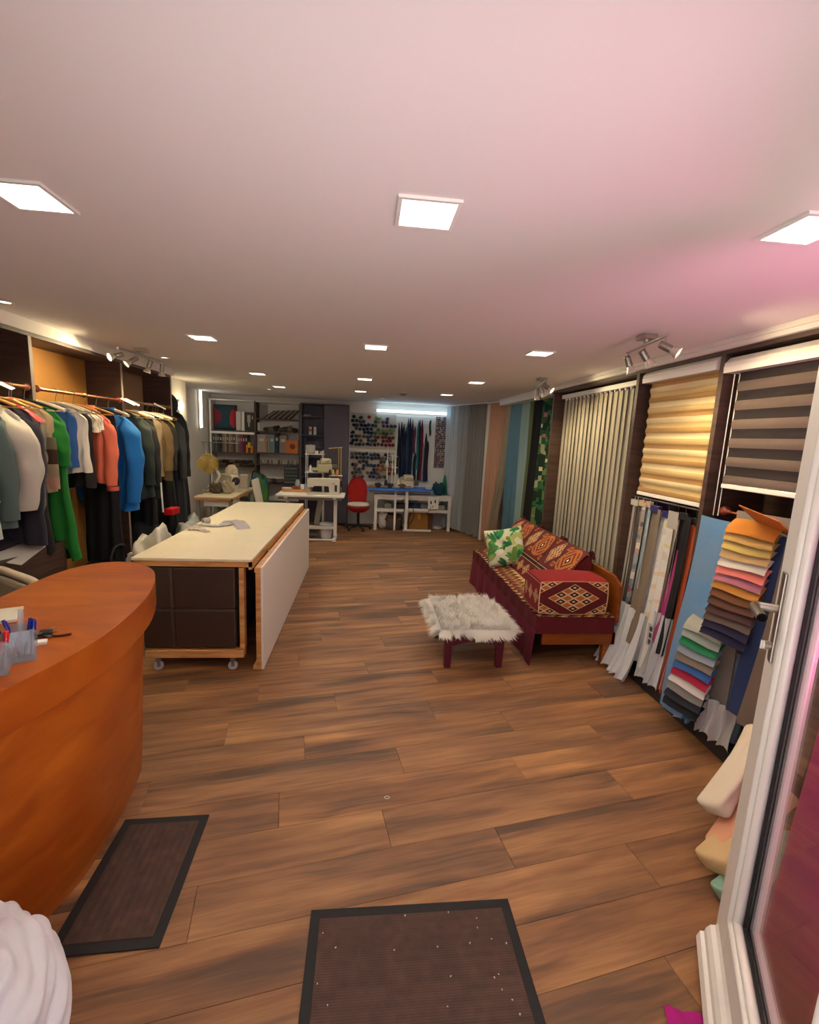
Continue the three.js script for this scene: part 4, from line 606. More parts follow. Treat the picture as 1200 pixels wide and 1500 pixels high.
// ---------------------------------------------------------------- door mats
{
  const tx = dataTex(256, 256, (u, v) => { const rib = 0.5 + 0.5 * Math.sin(v * 256 * Math.PI / 4), n = hash2(u * 256 | 0, v * 256 | 0), b = fbm(u * 8, v * 8, 3, 8, 8); const k = 0.72 + 0.18 * rib + 0.2 * n + 0.25 * (b - 0.5); return [86 * k, 62 * k, 52 * k]; });
  const bump = dataTex(64, 64, (u, v) => { const c = 127 + 100 * Math.sin(v * 64 * Math.PI / 4) + 28 * hash2(u * 64 | 0, v * 64 | 0); return [c, c, c]; }, false);
  const mk = (label, w, d, c, ry, along) => {
    const t = thing('door_mat', label, 'door mat', [c[0], 0, c[1]], ry);
    const m = mat(0xffffff, 0.95, { map: tx.clone(), bumpMap: bump.clone(), bumpScale: 0.002 }); for (const q of [m.map, m.bumpMap]) { q.rotation = along ? Math.PI / 2 : 0; q.needsUpdate = true; }
    mesh('ribbed_pile', uvm(box(w - 0.07, 0.010, d - 0.07, 0, 0.001, 0, 0.002), 0.25), m, t);
    mesh('rubber_border', [box(w, 0.007, 0.036, 0, 0.001, d / 2 - 0.018, 0.002), box(w, 0.007, 0.036, 0, 0.001, -d / 2 + 0.018, 0.002), box(0.036, 0.007, d - 0.06, w / 2 - 0.018, 0.001, 0, 0.002), box(0.036, 0.007, d - 0.06, -w / 2 + 0.018, 0.001, 0, 0.002)], M.rubber, t);
    return t;
  };
  mk('brown ribbed door mat with black rubber border beside the counter', 0.37, 0.565, [-0.865, -1.655], 0.03, 1);
  const t = mk('wide brown ribbed door mat with black rubber border at the entrance', 0.77, 0.50, [0.225, -1.225], 0.0, 0);
  const r = rng(4), g = []; for (let i = 0; i < 26; i++) g.push(turn(box(0.002 + r() * 0.004, 0.002, 0.002 + r() * 0.003), 0, r() * 3, 0).translate((r() - 0.5) * 0.68, 0.011, (r() - 0.5) * 0.42));
  const lint = mesh('lint', g, cm(0xcfc6bb, 0.9), t); lint.userData.kind = 'stuff';
  one('tape_scrap', new THREE.TorusGeometry(0.012, 0.0012, 6, 24).rotateX(Math.PI / 2).scale(1, 1, 0.7).translate(...onY(567, 1168, 0.002).toArray()), M.white, 'tiny clear ring scrap lying on the bare floor', 'scrap');
}
// ---------------------------------------------------------------- cutting table with drop leaf
{
  const t = thing('cutting_table', 'long cream-topped cutting table on casters with brown quilted end', 'table', [-1.235, 0, -3.30]);
  const L = 2.80, W = 0.84;
  mesh('tabletop', uvm(box(W, 0.018, L, 0, 0.848, -L / 2, 0.002), 0.6), M.cream, t);
  mesh('top_frame', [uvm(span(-W / 2, W / 2, 0.808, 0.848, -0.022, 0), 0.5), uvm(span(-W / 2, W / 2, 0.808, 0.848, -L, -L + 0.022), 0.5), uvm(span(W / 2 - 0.022, W / 2, 0.79, 0.848, -L, 0), 0.5), uvm(span(-W / 2, -W / 2 + 0.022, 0.808, 0.848, -L, 0), 0.5)], M.pine, t);
  for (const z of [-0.015, -L + 0.085]) mesh('base_rail', uvm(span(-0.35, 0.36, 0.105, 0.165, z - 0.035, z + 0.035, 0.006), 0.5), M.pine, t);
  const pad = new THREE.MeshStandardMaterial({ color: 0x3a281f, roughness: 0.5, bumpMap: TX.plaster, bumpScale: 0.002 });
  // quilted leatherette end: four cushions with stitched seams between them
  const qs = [[-0.36, -0.15, 0.175, 0.475], [-0.143, 0.30, 0.175, 0.475], [-0.36, -0.15, 0.482, 0.80], [-0.143, 0.30, 0.482, 0.80]];
  for (const [x0, x1, y0, y1] of qs) mesh('quilted_panel', span(x0, x1, y0, y1, -0.06, 0.0, 0.014), pad, t);
  mesh('seam', [span(-0.36, 0.30, 0.474, 0.483, -0.01, -0.004), span(-0.151, -0.142, 0.175, 0.8, -0.01, -0.004)], cm(0x4d3a2e, 0.7), t);
  mesh('storage_box', span(-0.36, 0.30, 0.17, 0.80, -L + 0.06, -0.06), pad, t);
  for (const z of [-0.04, -L + 0.08]) mesh('upright', uvm(span(0.325, 0.36, 0.165, 0.80, z - 0.03, z + 0.03), 0.5), M.pine, t);
  for (const x of [-0.27, 0.27]) for (const z of [-0.01, -L + 0.08]) {
    const c = new THREE.Group(); c.name = 'caster'; c.position.set(x, 0, z); c.rotation.y = x < 0 ? 0.5 : 0.2; t.add(c);
    mesh('wheel', turn(lathe([[0.001, -0.012], [0.03, -0.012], [0.035, -0.007], [0.035, 0.007], [0.03, 0.012], [0.001, 0.012]], 22), Math.PI / 2).translate(0, 0.0352, 0), cm(0xc4c2c0, 0.4), c);
    mesh('fork', [span(-0.018, 0.018, 0.072, 0.105, -0.018, 0.018, 0.003), span(-0.012, 0.012, 0.03, 0.075, 0.014, 0.017), span(-0.012, 0.012, 0.03, 0.075, -0.017, -0.014)], M.steel, c);
    mesh('axle', turn(cyl(0.006, 0.006, 0.036, 0, -0.018, 0, 10), Math.PI / 2).translate(0, 0.035, 0), M.steel, c);
  }
  const leaf = new THREE.Group(); leaf.name = 'drop_leaf'; t.add(leaf);
  mesh('leaf_board', uvm(span(0.488, 0.505, 0.012, 0.815, -L + 0.1, 0.02, 0.002), 0.6), mat(0xe3dbd2, 0.5), leaf);
  mesh('leaf_frame', [uvm(span(0.445, 0.488, 0.775, 0.81, -L + 0.1, 0.02), 0.5), uvm(span(0.452, 0.488, 0.012, 0.775, -0.02, 0.02), 0.5), uvm(span(0.452, 0.488, 0.012, 0.775, -L + 0.1, -L + 0.14), 0.5), uvm(span(0.452, 0.488, 0.03, 0.07, -L + 0.14, -0.02), 0.5)], M.pine, leaf);
  mesh('leaf_foot', turn(extr([[0, 0], [0.03, 0], [0.03, 0.09], [0.02, 0.06], [0.004, 0.035]], 0.04), 0, 0).translate(0.425, 0.012, -0.02), M.pine, leaf);
  for (const z of [-0.5, -1.4, -2.3]) mesh('hinge', [turn(cyl(0.006, 0.006, 0.07, 0, -0.035, 0, 10), Math.PI / 2).translate(0.432, 0.812, z), span(0.42, 0.445, 0.808, 0.812, z - 0.03, z + 0.03)], M.steel, leaf);
  // on the table
  const roll = onY(302, 768, 0.866), tr = thing('tape_roll', 'small white tape roll on the cutting table', 'tape roll', [roll.x, 0.866, roll.z], 0.6);
  mesh('roll', turn(lathe([[0.015, -0.03], [0.032, -0.032], [0.034, 0], [0.032, 0.032], [0.015, 0.03], [0.015, -0.03]], 22), 0.2, 0, Math.PI / 2).translate(0, 0.035, 0), cm(0xbfb8ac, 0.6), tr); mesh('core', turn(cyl(0.0155, 0.0155, 0.06, 0, -0.03, 0, 16), 0.2, 0, Math.PI / 2).translate(0, 0.035, 0), cm(0x8a6a48, 0.7), tr);
  const rb = (pts, w, label, c) => { const P = pts.map(([px, py, h]) => { const q = onY(px, py, 0.869); q.y += h || 0; return q; }), cur = new THREE.CatmullRomCurve3(P); one('ribbon', grid(40, 2, (u, v) => { const p = cur.getPoint(u), tn = cur.getTangent(u); return [p.x - tn.z * (v - 0.5) * w, p.y + 0.003 * Math.sin(u * 30) + 0.004, p.z + tn.x * (v - 0.5) * w]; }), CL(c), label, 'ribbon'); };
  rb([[272, 772], [285, 771, 0.01], [300, 770, 0.012], [320, 771], [336, 769, 0.01]], 0.07, 'lilac grey ribbon strip lying beside the tape roll', 0xa79fa2);
  rb([[328, 770], [338, 766, 0.015], [348, 767, 0.02], [358, 775]], 0.12, 'crumpled lilac cloth strip at the end of the ribbon', 0xaaa2a8);
  rb([[274, 775], [290, 776, 0.008], [305, 780]], 0.06, 'grey cloth offcut at the table edge', 0xa39a92);
}
// ---------------------------------------------------------------- sofa
function kilim(kind) {
  return canvasTex(512, 512, (c, w, h) => {
    const red = '#5c0d12', red2 = '#7a1218', cream = '#d9b183', tan = '#a9662f', dk = '#2a100d', ol = '#6b6438';
    c.fillStyle = kind === 'seat' ? '#7a4a24' : red; c.fillRect(0, 0, w, h);
    const dia = (x, y, a, b, f) => { c.fillStyle = f; c.beginPath(); c.moveTo(x, y - b); c.lineTo(x + a, y); c.lineTo(x, y + b); c.lineTo(x - a, y); c.closePath(); c.fill(); };
    const lat = (x, y, a, b, n) => { dia(x, y, a, b, cream); for (let i = 0; i < n; i++) for (let j = 0; j < n; j++) { const u = (i + 0.5) / n * 2 - 1, v = (j + 0.5) / n * 2 - 1, X = x + (u + v) / 2 * a, Y = y + (u - v) / 2 * b; dia(X, Y, a / n * 0.78, b / n * 0.78, (i + j) % 2 ? dk : tan); if ((i + j) % 2) dia(X, Y, a / n * 0.3, b / n * 0.3, cream); } };
    if (kind === 'seat') { const cols = ['#c9a46e', '#3a1711', '#8a1a18', '#6b6438', '#c07f3c', '#26120e', '#a5682e', '#ded0a8']; const n = 22, bw = w / n; for (let i = -4; i < n + 4; i++) { c.strokeStyle = cols[((i % 8) + 8) % 8]; c.lineWidth = bw * 0.95; c.beginPath(); for (let k = 0; k <= 16; k++) { const y = k / 16 * h, x = i * bw + (k % 2 ? 26 : -26); k ? c.lineTo(x, y) : c.moveTo(x, y); } c.stroke(); } for (const y of [128, 384]) { dia(256, y, 90, 70, red2); dia(256, y, 60, 46, tan); dia(256, y, 34, 26, red); } }
    if (kind === 'block') { lat(w / 2, h / 2, 190, 215, 4); for (const [x, y] of [[0, 0], [w, 0], [0, h], [w, h]]) lat(x, y, 170, 190, 4); c.strokeStyle = cream; c.lineWidth = 8; c.strokeRect(4, 4, w - 8, h - 8); }
    if (kind === 'back') { c.fillStyle = '#1d0a0a'; c.fillRect(0, h * 0.62, w, 34); c.strokeStyle = cream; c.lineWidth = 5; c.strokeRect(-10, h * 0.62, w + 20, 34); for (let i = 0; i < 4; i++) { lat((i + 0.5) * w / 4, h * 0.85, 62, 60, 3); } lat(w * 0.72, h * 0.30, 105, 130, 4); const x = w * 0.24, y = h * 0.3; for (let k = 0; k < 28; k++) { const a = k / 28 * 6.283; dia(x + Math.cos(a) * 96, y + Math.sin(a) * 118, 16, 16, tan); } dia(x, y, 104, 128, tan); dia(x, y, 72, 90, red2); dia(x, y, 52, 64, '#b3702c'); dia(x, y, 30, 38, dk); dia(x, y, 12, 16, '#e8dcc8'); for (const [q, r] of [[w * 0.47, h * 0.12], [w * 0.47, h * 0.48], [w * 0.98, h * 0.1], [w * 0.02, h * 0.52]]) { c.fillStyle = tan; c.fillRect(q - 26, r - 26, 52, 52); dia(q, r, 22, 22, '#7a3a1c'); } }
    if (kind === 'back') { c.fillStyle = red2; c.fillRect(0, h - 16, w, 16); }
    if (kind === 'side') { c.fillStyle = red2; c.fillRect(0, 0, w, h); for (let i = 0; i < 3; i++) lat((i + 0.5) * w / 3, h / 2, 74, 120, 3); c.fillStyle = cream; c.fillRect(0, 24, w, 8); c.fillRect(0, h - 32, w, 8); }
  });
}
{
  const K = {}; for (const k of ['seat', 'block', 'back', 'side']) K[k] = cloth(0xffffff, { map: kilim(k) });
  const crimson = mat(0x6a0d2c, 0.8, { bumpMap: TX.fabric, bumpScale: 0.0006, side: 2 }), red = CL(0x5a0a16);
  const x0 = 1.40, x1 = 2.04, zf = -3.30, zb = -5.44, t = thing('sofa_bed', 'low sofa bed with kilim seat cover and crimson skirt', 'sofa', [0, 0, 0]);
  mesh('bed_frame', [uvm(span(x0 + 0.05, x1 + 0.02, 0.20, 0.30, zf - 0.03, zf), 0.5), uvm(span(x0 + 0.05, x1 + 0.02, 0.20, 0.30, zb, zb + 0.03), 0.5), uvm(span(x1, x1 + 0.025, 0.20, 0.30, zb, zf), 0.5)], mat(0xa87c44, 0.45, { map: TX.pine }), t);
  mesh('back_board', uvm(extr([[zb, 0.40], [zf + 0.02, 0.40], [zf + 0.02, 0.70], [zf - 0.1, 0.76], [zb, 0.78]], 0.025, 0.002).rotateY(-Math.PI / 2).translate(x1 + 0.025, 0, 0), 0.5), mat(0xa87c44, 0.45, { map: TX.pine }), t);
  for (const [x, z] of [[x1 - 0.03, zf - 0.04], [x1 - 0.03, zb + 0.04], [x0 + 0.08, zb + 0.04], ]) mesh('leg', uvm(span(x - 0.03, x + 0.03, 0, 0.20, z - 0.025, z + 0.025, 0.004), 0.5), mat(0xb89660, 0.45, { map: TX.pine }), t);
  mesh('mattress', box(x1 - x0 - 0.01, 0.14, zf - zb, (x0 + x1) / 2, 0.29, (zf + zb) / 2, 0.03), red, t);
  // kilim cover on top, ragged at the front edge
  mesh('seat_cover', grid(24, 60, (u, v) => { const x = lerp(x0 + 0.03, x1, u), z = lerp(zf + 0.002, zb, v), rag = u < 0.05 ? 0.02 * Math.sin(v * 160) : 0; return [x + rag - (u < 0.05 ? 0.02 : 0), 0.436 - (u === 0 ? 0.008 : 0) + 0.003 * Math.sin(u * 12 + v * 31), z]; }, [1, 3.2]), K.seat, t);
  // pleated skirt along the front
  mesh('skirt', grid(240, 10, (u, v) => { const z = lerp(zf + 0.012, zb, u), pl = Math.abs(((u * 9) % 1) - 0.5) * 2, d = 1 - v; return [x0 - 0.012 - 0.018 * d - 0.012 * Math.pow(pl, 8) * d - 0.01 * d * Math.sin(u * 40), 0.012 + v * 0.42, z]; }), crimson, t);
  mesh('skirt_band', [grid(120, 3, (u, v) => [x0 - 0.022 + 0.004 * Math.sin(u * 60), 0.32 + 0.118 * v, lerp(zf + 0.015, zb, u)]), grid(30, 3, (u, v) => [lerp(x0 - 0.02, x1, u), 0.30 + 0.137 * v, zf + 0.016 + 0.004 * Math.sin(u * 30)])], red, t);
  mesh('plaster_strip', span(x1 + 0.02, x1 + 0.028, 0.36, 0.50, zf - 0.04, zf + 0.015), cm(0x9aa0a0, 0.6), t);
  // cushions
  const soft = (w, h, d, p = 0.55) => { const g = new THREE.BoxGeometry(w, h, d, 14, 10, 14), a = g.attributes.position; for (let i = 0; i < a.count; i++) { const x = a.getX(i) / (w / 2), y = a.getY(i) / (h / 2), z = a.getZ(i) / (d / 2); const k = 0.06; a.setXYZ(i, a.getX(i) * (1 - k * (y * y + z * z) * 0.5) , a.getY(i) * (1 + k - k * (x * x + z * z)), a.getZ(i) * (1 - k * (x * x + y * y) * 0.5)); } g.computeVertexNormals(); return g; };
  const blk = thing('block_cushion', 'boxy red kilim cushion with lattice diamond at the sofa end', 'cushion', [1.69, 0.44, -3.49], 0);
  mesh('lattice_face', soft(0.60, 0.28, 0.34).translate(0, 0.145, 0), [K.side, K.side, mat(0x8c1014, 0.9), K.side, K.block, K.block], blk);
  for (let i = 0; i < 3; i++) {
    const zc = -3.98 - i * 0.60, b = thing('backrest_cushion', ['red kilim backrest cushion with lattice and star beside the boxy cushion', 'red kilim backrest cushion in the middle of the sofa', 'red kilim backrest cushion at the far sofa end'][i], 'cushion', [1.80, 0.44, zc], 0, 'kilim backrest cushions');
    const prof = [[0.02, 0], [-0.16, 0.0], [-0.165, 0.03], [0.05, 0.32], [0.10, 0.40], [0.16, 0.43], [0.21, 0.40], [0.215, 0.0]];
    // sloping front face carrying the pattern
    mesh('front_face', grid(24, 20, (u, v) => { const bulge = 0.03 * Math.sin(u * Math.PI) * Math.sin(Math.min(1, v * 1.1) * Math.PI), s = v; const x = s < 0.75 ? lerp(-0.18, 0.08, s / 0.75) : lerp(0.08, 0.19, (s - 0.75) / 0.25), y = s < 0.75 ? lerp(0.005, 0.33, s / 0.75) : 0.33 + 0.09 * Math.sin((s - 0.75) / 0.25 * 1.5); return [x - bulge, y + bulge * 0.7, (0.5 - u) * 0.585]; }), K.back, b);
    mesh('body', [extr([[-0.17, 0], [0.21, 0], [0.21, 0.36], [0.18, 0.40], [0.085, 0.322]], 0.57).translate(0, 0, -0.285)], CL(0x5a0d10), b);
    for (const z of [-0.27, 0.27]) mesh('tassel', [new THREE.SphereGeometry(0.022, 12, 10).translate(0.20, 0.42, z), lathe([[0.006, 0.02], [0.018, 0.0], [0.03, -0.05], [0.001, -0.055]], 12).translate(0.215, 0.42, z)], CL(0x4a0a16), b);
  }
  const leafT = canvasTex(512, 512, (c, w, h) => { c.fillStyle = '#d8d8b4'; c.fillRect(0, 0, w, h); const r = rng(21); for (let i = 0; i < 46; i++) { c.save(); c.translate(r() * w, r() * h); c.rotate(r() * 6.3); const col = ['#1f7a44', '#8fae54', '#b9c878', '#2f9a58', '#6b9440', '#e6e4cc'][i % 6]; c.fillStyle = col; for (let k = -5; k <= 5; k++) { c.save(); c.translate(k * 11, 0); c.rotate(0.7 + k * 0.05); c.beginPath(); c.ellipse(0, -22, 6, 34 - Math.abs(k) * 3, 0, 0, 6.3); c.fill(); c.rotate(1.7); c.beginPath(); c.ellipse(0, -22, 6, 34 - Math.abs(k) * 3, 0, 0, 6.3); c.fill(); c.restore(); } c.restore(); } });
  const pg = grid(28, 28, (u, v) => { const x = (u - 0.5) * 2, y = (v - 0.5) * 2, f = Math.pow(Math.max(0, (1 - x ** 4) * (1 - y ** 4)), 0.4); return [x * 0.21 * (1 - 0.07 * (1 - Math.abs(y))), y * 0.21 * (1 - 0.07 * (1 - Math.abs(x))), 0.085 * f + 0.008 * Math.sin(x * 7 + y * 5) * f]; });
  const pb = grid(28, 28, (u, v) => { const x = (0.5 - u) * 2, y = (v - 0.5) * 2, f = Math.pow(Math.max(0, (1 - x ** 4) * (1 - y ** 4)), 0.4); return [x * 0.21 * (1 - 0.07 * (1 - Math.abs(y))), y * 0.21 * (1 - 0.07 * (1 - Math.abs(x))), -0.085 * f]; });
  const pl = one('throw_pillow', [pg, pb], cloth(0xffffff, { map: leafT }), 'green and white leaf-print throw pillow leaning at the far sofa end', 'pillow'); pl.position.set(1.565, 0.65, -4.76); pl.rotation.set(-0.38, -0.25, 0.12);
}
// ---------------------------------------------------------------- stool with white fur
{
  const t = thing('fur_stool', 'small crimson stool covered with shaggy white fur', 'stool', [0.90, 0, -3.60]), m = mat(0x5c0a26, 0.55);
  const W = 0.50, Dp = 0.62; mesh('seat_board', box(W, 0.05, Dp, 0, 0.25, 0, 0.012), m, t);
  for (const sx of [-1, 1]) { mesh('apron', extr([[-Dp / 2 + 0.03, 0.25], [-Dp / 2 + 0.06, 0.19], [-0.1, 0.215], [0.1, 0.215], [Dp / 2 - 0.06, 0.19], [Dp / 2 - 0.03, 0.25]], 0.02).rotateY(Math.PI / 2).translate(sx * (W / 2 - 0.03) - 0.01, 0, 0), m, t); mesh('apron', extr([[-W / 2 + 0.03, 0.25], [-W / 2 + 0.05, 0.18], [-0.06, 0.215], [0.06, 0.215], [W / 2 - 0.05, 0.18], [W / 2 - 0.03, 0.25]], 0.02).translate(0, 0, sx * (Dp / 2 - 0.03) - 0.01), m, t);
    for (const sz of [-1, 1]) mesh('leg', extr([[-0.022, 0], [0.022, 0], [0.03, 0.25], [-0.03, 0.25]], 0.045, 0.003).translate(sx * (W / 2 - 0.04), 0, sz * (Dp / 2 - 0.04) - 0.022), m, t); }
  mesh('fur_pad', box(W + 0.06, 0.05, Dp + 0.06, 0, 0.30, 0, 0.022), cm(0xe6e0d2, 0.95), t);
  const r = rng(9), P = [], N = 22000, w = (W + 0.06) / 2, d = (Dp + 0.06) / 2;
  for (let i = 0; i < N; i++) {
    let x = (r() * 2 - 1) * w, z = (r() * 2 - 1) * d, y = 0.345, ox = 0, oz = 0; const e = r();
    if (e < 0.34) { const a = r() * 4 | 0; if (a < 2) { x = (a ? 1 : -1) * w; ox = a ? 1 : -1; } else { z = (a === 3 ? 1 : -1) * d; oz = a === 3 ? 1 : -1; } y = 0.305 + 0.04 * r(); }
    const cl = fbm(x * 14 + 3, z * 14 + 7, 2), an = cl * 14 + r() * 1.2, L = 0.042 + 0.04 * r(), dx = ox * 0.9 + Math.cos(an) * 0.55, dz = oz * 0.9 + Math.sin(an) * 0.55, dy = (ox || oz) ? -0.35 + 0.5 * r() : 0.55 + 0.5 * r(), q = 0.0016, px = -dz * q * 1.3, pz = dx * q * 1.3;
    const mx = x + dx * L * 0.55, my = y + dy * L * 0.6, mz = z + dz * L * 0.55, tx = x + dx * L, ty = y + dy * L - 0.012, tz = z + dz * L;
    P.push(x - px, y, z - pz, x + px, y, z + pz, mx - px, my, mz - pz, mx - px, my, mz - pz, x + px, y, z + pz, mx + px, my, mz + pz, mx - px, my, mz - pz, mx + px, my, mz + pz, tx, ty, tz);
  }
  const g = new THREE.BufferGeometry(); g.setAttribute('position', new THREE.Float32BufferAttribute(P, 3)); g.computeVertexNormals();
  const f = mesh('fur', g, mat(0xf6f1e6, 0.9, { side: 2 }), t); f.userData.kind = 'stuff';
}
// ---------------------------------------------------------------- far wall: fabric shelves
const lump = globalThis.__lump;
{
  const ZF = -8.95, ZB = -9.245, t = thing('wall_shelf', 'wide wall shelf with dark uprights full of fabric books', 'shelf'), edge = mat(0x4a3c34, 0.6);
  for (const [x, n] of [[-2.93, 1], [-2.11, 1], [-1.28, 1]]) mesh('upright', uvm(span(x - 0.016, x + 0.016, 0, 2.35, ZF, ZB), 0.6), x < -2.9 ? M.white : edge, t);
  mesh('top_board', span(-2.95, -1.27, 2.335, 2.355, ZF, ZB), M.white, t);
  for (const y of [1.785, 1.375, 1.11, 0.50]) mesh('shelf_board', span(-2.914, -2.126, y - 0.022, y, ZF, ZB), edge, t);
  mesh('shelf_lip', span(-2.914, -2.126, 1.72, 1.763, ZF - 0.005, ZF - 0.02), M.white, t);
  for (const y of [2.035, 1.80, 1.395, 1.175, 0.80, 0.42]) mesh('shelf_board', span(-2.094, -1.296, y - 0.022, y, ZF, ZB), edge, t);
  const c = thing('tall_cabinet', 'tall dark slate cabinet with open shelves and one closed door', 'cabinet');
  mesh('side_panel', uvm(span(-1.262, -1.24, 0, 2.34, ZF + 0.02, ZB), 0.6), M.slate, c); mesh('side_panel', uvm(span(-0.82, -0.80, 0, 2.34, ZF + 0.02, ZB), 0.6), M.slate, c); mesh('side_panel', uvm(span(-0.37, -0.35, 0, 2.34, ZF + 0.02, ZB), 0.6), M.slate, c);
  mesh('top_board', uvm(span(-1.262, -0.35, 2.34, 2.36, ZF + 0.02, ZB), 0.6), M.slate, c); mesh('back_panel', span(-1.24, -0.82, 0, 2.34, ZB - 0.001, ZB + 0.008), M.slate, c);
  for (const y of [2.12, 1.77, 1.36, 0.95, 0.5]) mesh('shelf_board', uvm(span(-1.24, -0.82, y - 0.02, y, ZF + 0.02, ZB + 0.008), 0.6), M.slate, c);
  const d = mesh('door', uvm(span(-0.808, -0.352, 0.06, 2.335, ZF + 0.02, ZF + 0.04, 0.002), 0.6), M.slate, c); mesh('handle', rod([-0.77, 1.05, ZF + 0.055], [-0.77, 1.2, ZF + 0.055], 0.006), M.steel, d);
  // row of fabric sample books
  const bk = (x0, x1, y, h, col, label, group, dz = 0) => { const t = thing('sample_book', label, 'book', [(x0 + x1) / 2, y, ZF - 0.12 + dz], 0, group), w = Math.abs(x1 - x0) - 0.003; mesh('cover', [box(w, h, 0.20, 0, 0, 0, 0.003)], cm(col, 0.75), t); mesh('spine_label', box(w * 0.55, h * 0.16, 0.002, 0, h * 0.62, 0.1005), cm(0xb7ab95, 0.7), t); };
  const cols = [[0x3f5155, 'dark teal'], [0x5c6a6a, 'grey green'], [0x33423f, 'bottle green'], [0x26282a, 'black'], [0x7c7264, 'taupe'], [0x9a8f80, 'light taupe'], [0x6e3a2c, 'rust brown'], [0x8d8474, 'stone'], [0x7a7062, 'mud'], [0x53433a, 'coffee'], [0x9b8f86, 'dusty grey'], [0x7a5d66, 'mauve'], [0x7c3a5c, 'plum'], [0x5a2430, 'wine'], [0x3b1f1c, 'dark brown']];
  let x = -2.90; const r = rng(15); cols.forEach(([c, n]) => { const w = 0.036 + r() * 0.014; bk(x, x + w, 1.376, 0.34 + r() * 0.03, c, `${n} fabric book in the row below the red and teal cushion`, 'fabric books on the first shelf column'); x += w + 0.001; });
  const b2 = thing('drink_bottle', 'bottle with yellow and black label beside the orange boxes', 'bottle', [-2.225, 1.376, -8.97]); mesh('body', cyl(0.028, 0.028, 0.22, 0, 0, 0, 14), cm(0x2c2a22, 0.4), b2); mesh('label', cyl(0.0287, 0.0287, 0.10, 0, 0.1, 0, 14), cm(0xc9b84a, 0.6), b2); mesh('neck', cyl(0.02, 0.014, 0.06, 0, 0.22, 0, 12), cm(0x2c2a22, 0.4), b2);
  one('thread_box', box(0.05, 0.15, 0.06, -2.26, 1.376, -8.985, 0.004), mat(0xe8861e, 0.5), 'bright orange box next to the yellow-labelled bottle', 'box'); one('thread_box', box(0.045, 0.13, 0.06, -2.18, 1.376, -8.985, 0.004), mat(0xe07a20, 0.5), 'smaller orange box against the shelf upright', 'box');
  one('curtain_pole', [rod([-2.93, 1.545, -8.88], [-2.4, 1.55, -8.9], 0.007), rod([-2.93, 1.545, -8.88], [-2.93, 1.545, -8.95], 0.006)], mat(0xc8c0ae, 0.4), 'thin pale pole running across the fabric books', 'pole');
  const cushT = canvasTex(256, 256, (c, w, h) => { c.fillStyle = '#1d3a44'; c.fillRect(0, 0, w, h); c.fillStyle = '#8a1d24'; for (const s of [0, 1]) { c.beginPath(); c.moveTo(s * w, 20); c.quadraticCurveTo(w / 2, h / 2, s * w, h - 20); c.fill(); } c.fillStyle = '#6a1f2a'; c.beginPath(); c.ellipse(w * 0.18, h * 0.5, 60, 70, 0, 0, 6.3); c.fill(); c.fillStyle = '#a02a30'; c.beginPath(); c.ellipse(w * 0.88, h * 0.55, 40, 90, 0, 0, 6.3); c.fill(); });
  const pg = (s) => grid(20, 20, (u, v) => { const X = (u - 0.5) * 2 * s, Y = (v - 0.5) * 2, f = Math.pow(Math.max(0, (1 - X ** 4) * (1 - Y ** 4)), 0.4); return [X * 0.215, Y * 0.235, s * 0.07 * f]; });
  const cu = one('cushion', [pg(1), pg(-1)], cloth(0xffffff, { map: cushT }), 'dark red and teal cushion in the top of the fabric shelves', 'cushion'); cu.position.set(-2.68, 2.025, -9.05); cu.rotation.x = -0.06;
  one('storage_box', box(0.09, 0.36, 0.2, -2.42, 1.786, -9.08, 0.004), cm(0xb9b3a8, 0.7), 'tall pale grey box beside the red and teal cushion', 'box'); one('storage_box', box(0.05, 0.36, 0.2, -2.34, 1.786, -9.08, 0.004), cm(0xd2ccc0, 0.7), 'slim white box between the grey and black boxes', 'box');
  { const t = thing('storage_box', 'black box with white printed front on the top shelf', 'box', [-2.22, 1.786, -9.08]); mesh('box', box(0.17, 0.35, 0.2, 0, 0, 0, 0.004), cm(0x2a2522, 0.6), t); mesh('print', [box(0.06, 0.14, 0.002, -0.01, 0.16, 0.101), box(0.03, 0.08, 0.002, -0.01, 0.08, 0.101), box(0.02, 0.06, 0.002, 0.055, 0.22, 0.101)], cm(0x9b958a, 0.7), t); }
  // dark rolled remnants on the shelf under the books
  for (let i = 0; i < 11; i++) { const X = -2.84 + (i % 6) * 0.125 + (i > 5 ? 0.05 : 0), Y = 1.11 + 0.03 + (i > 5 ? 0.058 : 0), c = [0x3a2c22, 0x6a5a48, 0x241d1a, 0x7c6a54, 0x4a3a30][i % 5], n = ['dark brown', 'taupe', 'near-black', 'tan', 'umber'][i % 5]; one('remnant_roll', rod([X - 0.07, Y, -8.97 - 0.02 * (i % 3)], [X + 0.08, Y + 0.002, -9.12 + 0.03 * (i % 2)], 0.029, 12), cloth(c), `${n} rolled fabric remnant under the fabric books`, 'fabric roll', 'rolled remnants under the fabric books'); }
  // second column
  const slant = rng(6); for (let i = 0; i < 15; i++) { const c = i % 3 === 0 ? 0x1f1c1a : i % 3 === 1 ? 0x8d8676 : 0x4c463c, n = ['black', 'pale', 'grey'][i % 3]; one('pattern_magazine', turn(box(0.014, 0.25, 0.18, 0, 0, 0), 0, 0, -0.95 + i * 0.012).translate(-1.96 + i * 0.034, 2.04, -9.06), cm(c, 0.7), `${n} pattern folder slanting on the top shelf of the second column`, 'folder', 'slanting pattern folders'); }
  one('sample_board', box(0.14, 0.27, 0.02, -2.0, 2.036, -9.2), cm(0x9a938c, 0.7), 'grey board standing behind the slanting pattern folders', 'board');
  for (let i = 0; i < 3; i++) one('paper_cup', lathe([[0.001, 0], [0.024, 0], [0.03, 0.05], [0.028, 0.05], [0.023, 0.003]], 16).translate(-2.05, 1.80 + i * 0.052, -9.0), M.white, 'white paper cup in the short stack beside the upright', 'cup', 'stacked paper cups');
